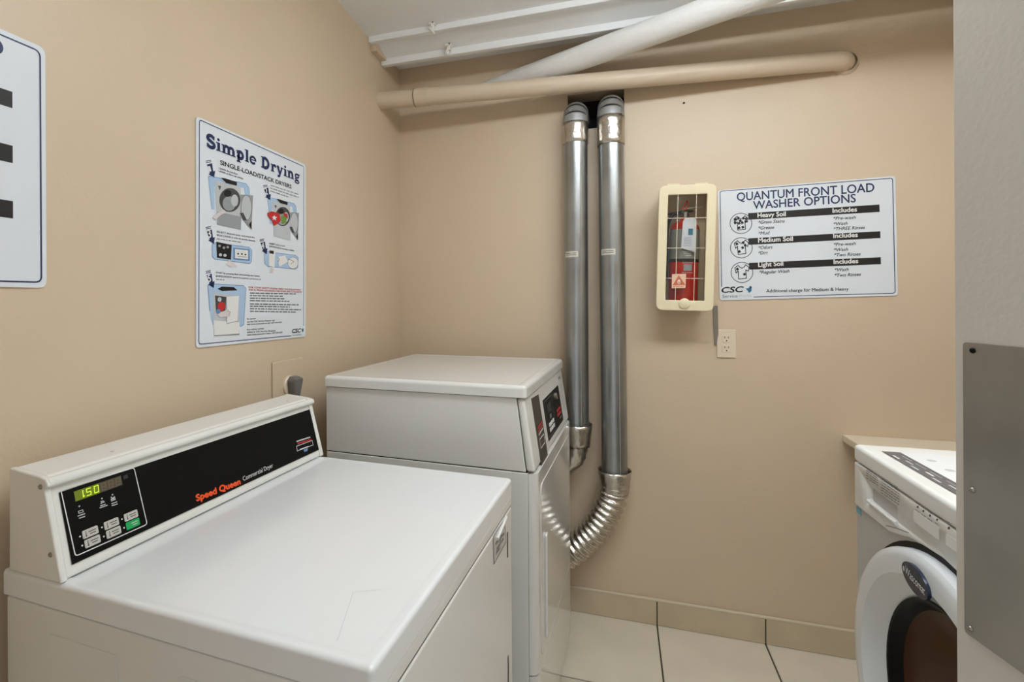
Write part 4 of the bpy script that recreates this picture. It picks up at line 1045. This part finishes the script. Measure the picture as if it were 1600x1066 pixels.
for i in range(7): pr.dashes(W8(295, 405 + i * 27), W8(472, 527 + i * 27), 1.3, GREYP, 0, 70 + i)
for x, y in ((650, 665), (706, 705), (772, 750), (840, 790)):
    pr.dashes(W8(x - 18, y - 2), W8(x + 26, y + 28), 1.2, GREYP, 0, int(x)); pr.ell(W8(x + 4, y + 40), 1.5, 2.0, DGREYP, 0, 12); pr.dashes(W8(x - 15, y + 72), W8(x + 26, y + 100), 1.2, GREYP, 0, int(x) + 1)
for x, y in ((960, 860),):
    pr.dashes(W8(x - 20, y - 12), W8(x + 26, y + 16), 1.2, GREYP, 0, 5); pr.ell(W8(x, y + 52), 1.8, 2.4, DGREYP, 0, 12)
pr.line([W8(110, 222), W8(945, 748)], .0012, MGREYP, 0)
pr.line([W8(345, 885), W8(440, 912), W8(565, 958)], .0014, GREYP, 0)
pr.line([W8(145, 265), W8(490, 500), W8(478, 650), W8(460, 650)], .0008, LGREYP, 0)
tag(pr.build('fascia_print', fas), kind='stuff')
for (a, b_, c_, d_) in (((612, 740), (868, 900), (868, 1030), (620, 850)), ((930, 960), (1100, 1075), (1100, 1200), (935, 1070))):
    g4 = [wpl.px(*W8(*p)) for p in (a, b_, c_, d_)]
    q = MB(); x0, x1 = (g4[0][0] + g4[3][0]) / 2, (g4[1][0] + g4[2][0]) / 2; z1, z0 = (g4[0][1] + g4[1][1]) / 2, (g4[2][1] + g4[3][1]) / 2
    q.ext([wpl.w(p, .0002) for p in rrect(x0, x1, z0, z1, .003, 3)], wpl.N * .0009); q.build('key_strip', WWH, fas, world=True)
# door
dz = .622; dy = WYC + .002; RO = .288
base = (XD, dy, dz); ax = (-1, 0, 0)
DR = mat('white_door_ring', rgb(222, 227, 230), .25, coat=.3)
dr = MB(); dr.lathe([(RO - .004, .0), (RO, .012), (RO, .029), (RO - .002, .034), (RO - .007, .038), (RO - .014, .040), (RO - .030, .041), (RO - .046, .041), (.212, .016), (.206, .008)], base, ax, 72)
ring = dr.build('door_ring', DR, ws, world=True, ang=24)
q = MB(); q.lathe([(RO + .011, .0145), (RO + .011, .0165), (RO - .004, .0165), (RO - .004, .0145)], base, ax, 64); q.build('door_gap', BLACK, ws, world=True)
q = MB(); q.lathe([(.208, .006), (.205, .012), (.200, .011), (.192, .000), (.188, -.008), (.184, -.0125)], base, ax, 56); q.build('gasket', BLACK, ws, world=True)
GL = mat('brown_reflection_glass', rgb(70, 44, 26), .12, spec=.06)  # brown base colour imitates the tan wall reflected in the glass
q = MB(); q.lathe([(.187, -.009), (.175, -.013), (.14, -.0155), (.07, -.017), (.0001, -.0175)], base, ax, 56); q.build('door_glass', GL, ws, world=True)
# oval badge
bpl = Plane((XD - .0425, 0, 0), (0, -1, 0), (0, 0, 1))
c0 = np.array(bpl.px(1432.5, 907)); ea = np.array(bpl.px(1453, 931)) - np.array(bpl.px(1412, 884)); la = np.linalg.norm(ea) / 2; ea /= np.linalg.norm(ea)
if True:
    na = np.array([-ea[1], ea[0]])
    pts = [c0 + ea * la * math.cos(t) + na * la * .56 * math.sin(t) for t in np.linspace(0, 2 * PI, 40)[:-1]]
    q = MB(); q.ext([bpl.w(p, -.002) for p in pts], bpl.N * .006); bdg = q.build('badge', mat('navy_badge', rgb(24, 40, 66), .25, coat=.4), ring, world=True, bevel=.001)
    bp2 = Plane(bpl.O + bpl.N * .004, bpl.U, bpl.V); pr = Print(bp2)
    vs_, fs_, wd_ = text_mesh('Wascomat')
    a_ = c0 - ea * la * .66 - na * la * .12; LL = la * 1.5
    pr.mb.add([bp2.w(a_ + ea * p[0] * LL + na * p[1] * LL / wd_ * 1.5, .0008) for p in vs_], fs_, pr.k(WHITEP))
    pr.ell(tuple(c0 - ea * la * .78), la * .08, la * .12, LGREYP, 1, 14, False); pr.build('badge_lettering', ws)
# blue sticker on the washer's edge
q = MB(); s4 = [wpl.px(*p) for p in ((1334.5, 790), (1342, 796), (1342, 806), (1334.5, 800))]; 
q.ext([wpl.w(p, -.0046) for p in s4], wpl.N * .0004); q.build('blue_sticker', mat('pale_blue_sticker', rgb(120, 180, 196), .5), ws, world=True)
# instruction sheet on the worktop
tpl = Plane((0, 0, WZ + .0004), (0, -1, 0), (1, 0, 0))
pr = Print(tpl)
T8 = [tpl.px(*W8(*p)) for p in ((275, 158), (985, 548))]
xa = .5 * (tpl.px(*W8(275, 158))[1] + tpl.px(*W8(985, 548))[1]); ya_ = T8[0][0]
xb2 = .5 * (tpl.px(*W8(460, 170))[1] + tpl.px(*W8(985, 435))[1])
SH1 = mat('sheet_dark_band', rgb(98, 94, 94), .5); SH2 = mat('sheet_paper', rgb(226, 228, 228), .45)
pr.poly([(ya_, xa), (ya_ + .42, xa), (ya_ + .42, xb2), (ya_, xb2)], SH1, 0, False)
pr.poly([(ya_, xb2), (ya_ + .42, xb2), (ya_ + .42, xb2 + .27), (ya_, xb2 + .27)], SH2, 0, False)
dwx = xb2 - xa
for i in range(11): pr.line([(ya_ + .03 + .035 * i, xa + dwx * (.25 + .2 * (i % 2))), (ya_ + .052 + .035 * i, xa + dwx * (.25 + .2 * (i % 2)))], .004, LGREYP if i % 3 else WHITEP, 1, False)
for i in range(8): pr.line([(ya_ + .03 + .05 * i, xa + dwx * .7), (ya_ + .065 + .05 * i, xa + dwx * .7)], .003, MGREYP, 1, False)
for i in range(5): pr.ell((ya_ + .05 + .06 * i, xb2 + .03), .008, .008, LGREYP, 1, 12, False)
pr.poly([(ya_ + .10, xb2 + .10), (ya_ + .30, xb2 + .06), (ya_ + .36, xb2 + .11), (ya_ + .16, xb2 + .14)], MGREYP, 1, False)
pr.poly([(ya_ + .12, xb2 + .13), (ya_ + .36, xb2 + .115), (ya_ + .38, xb2 + .14), (ya_ + .14, xb2 + .15)], SH1, 2, False)
pr.build('instruction_sheet', ws)
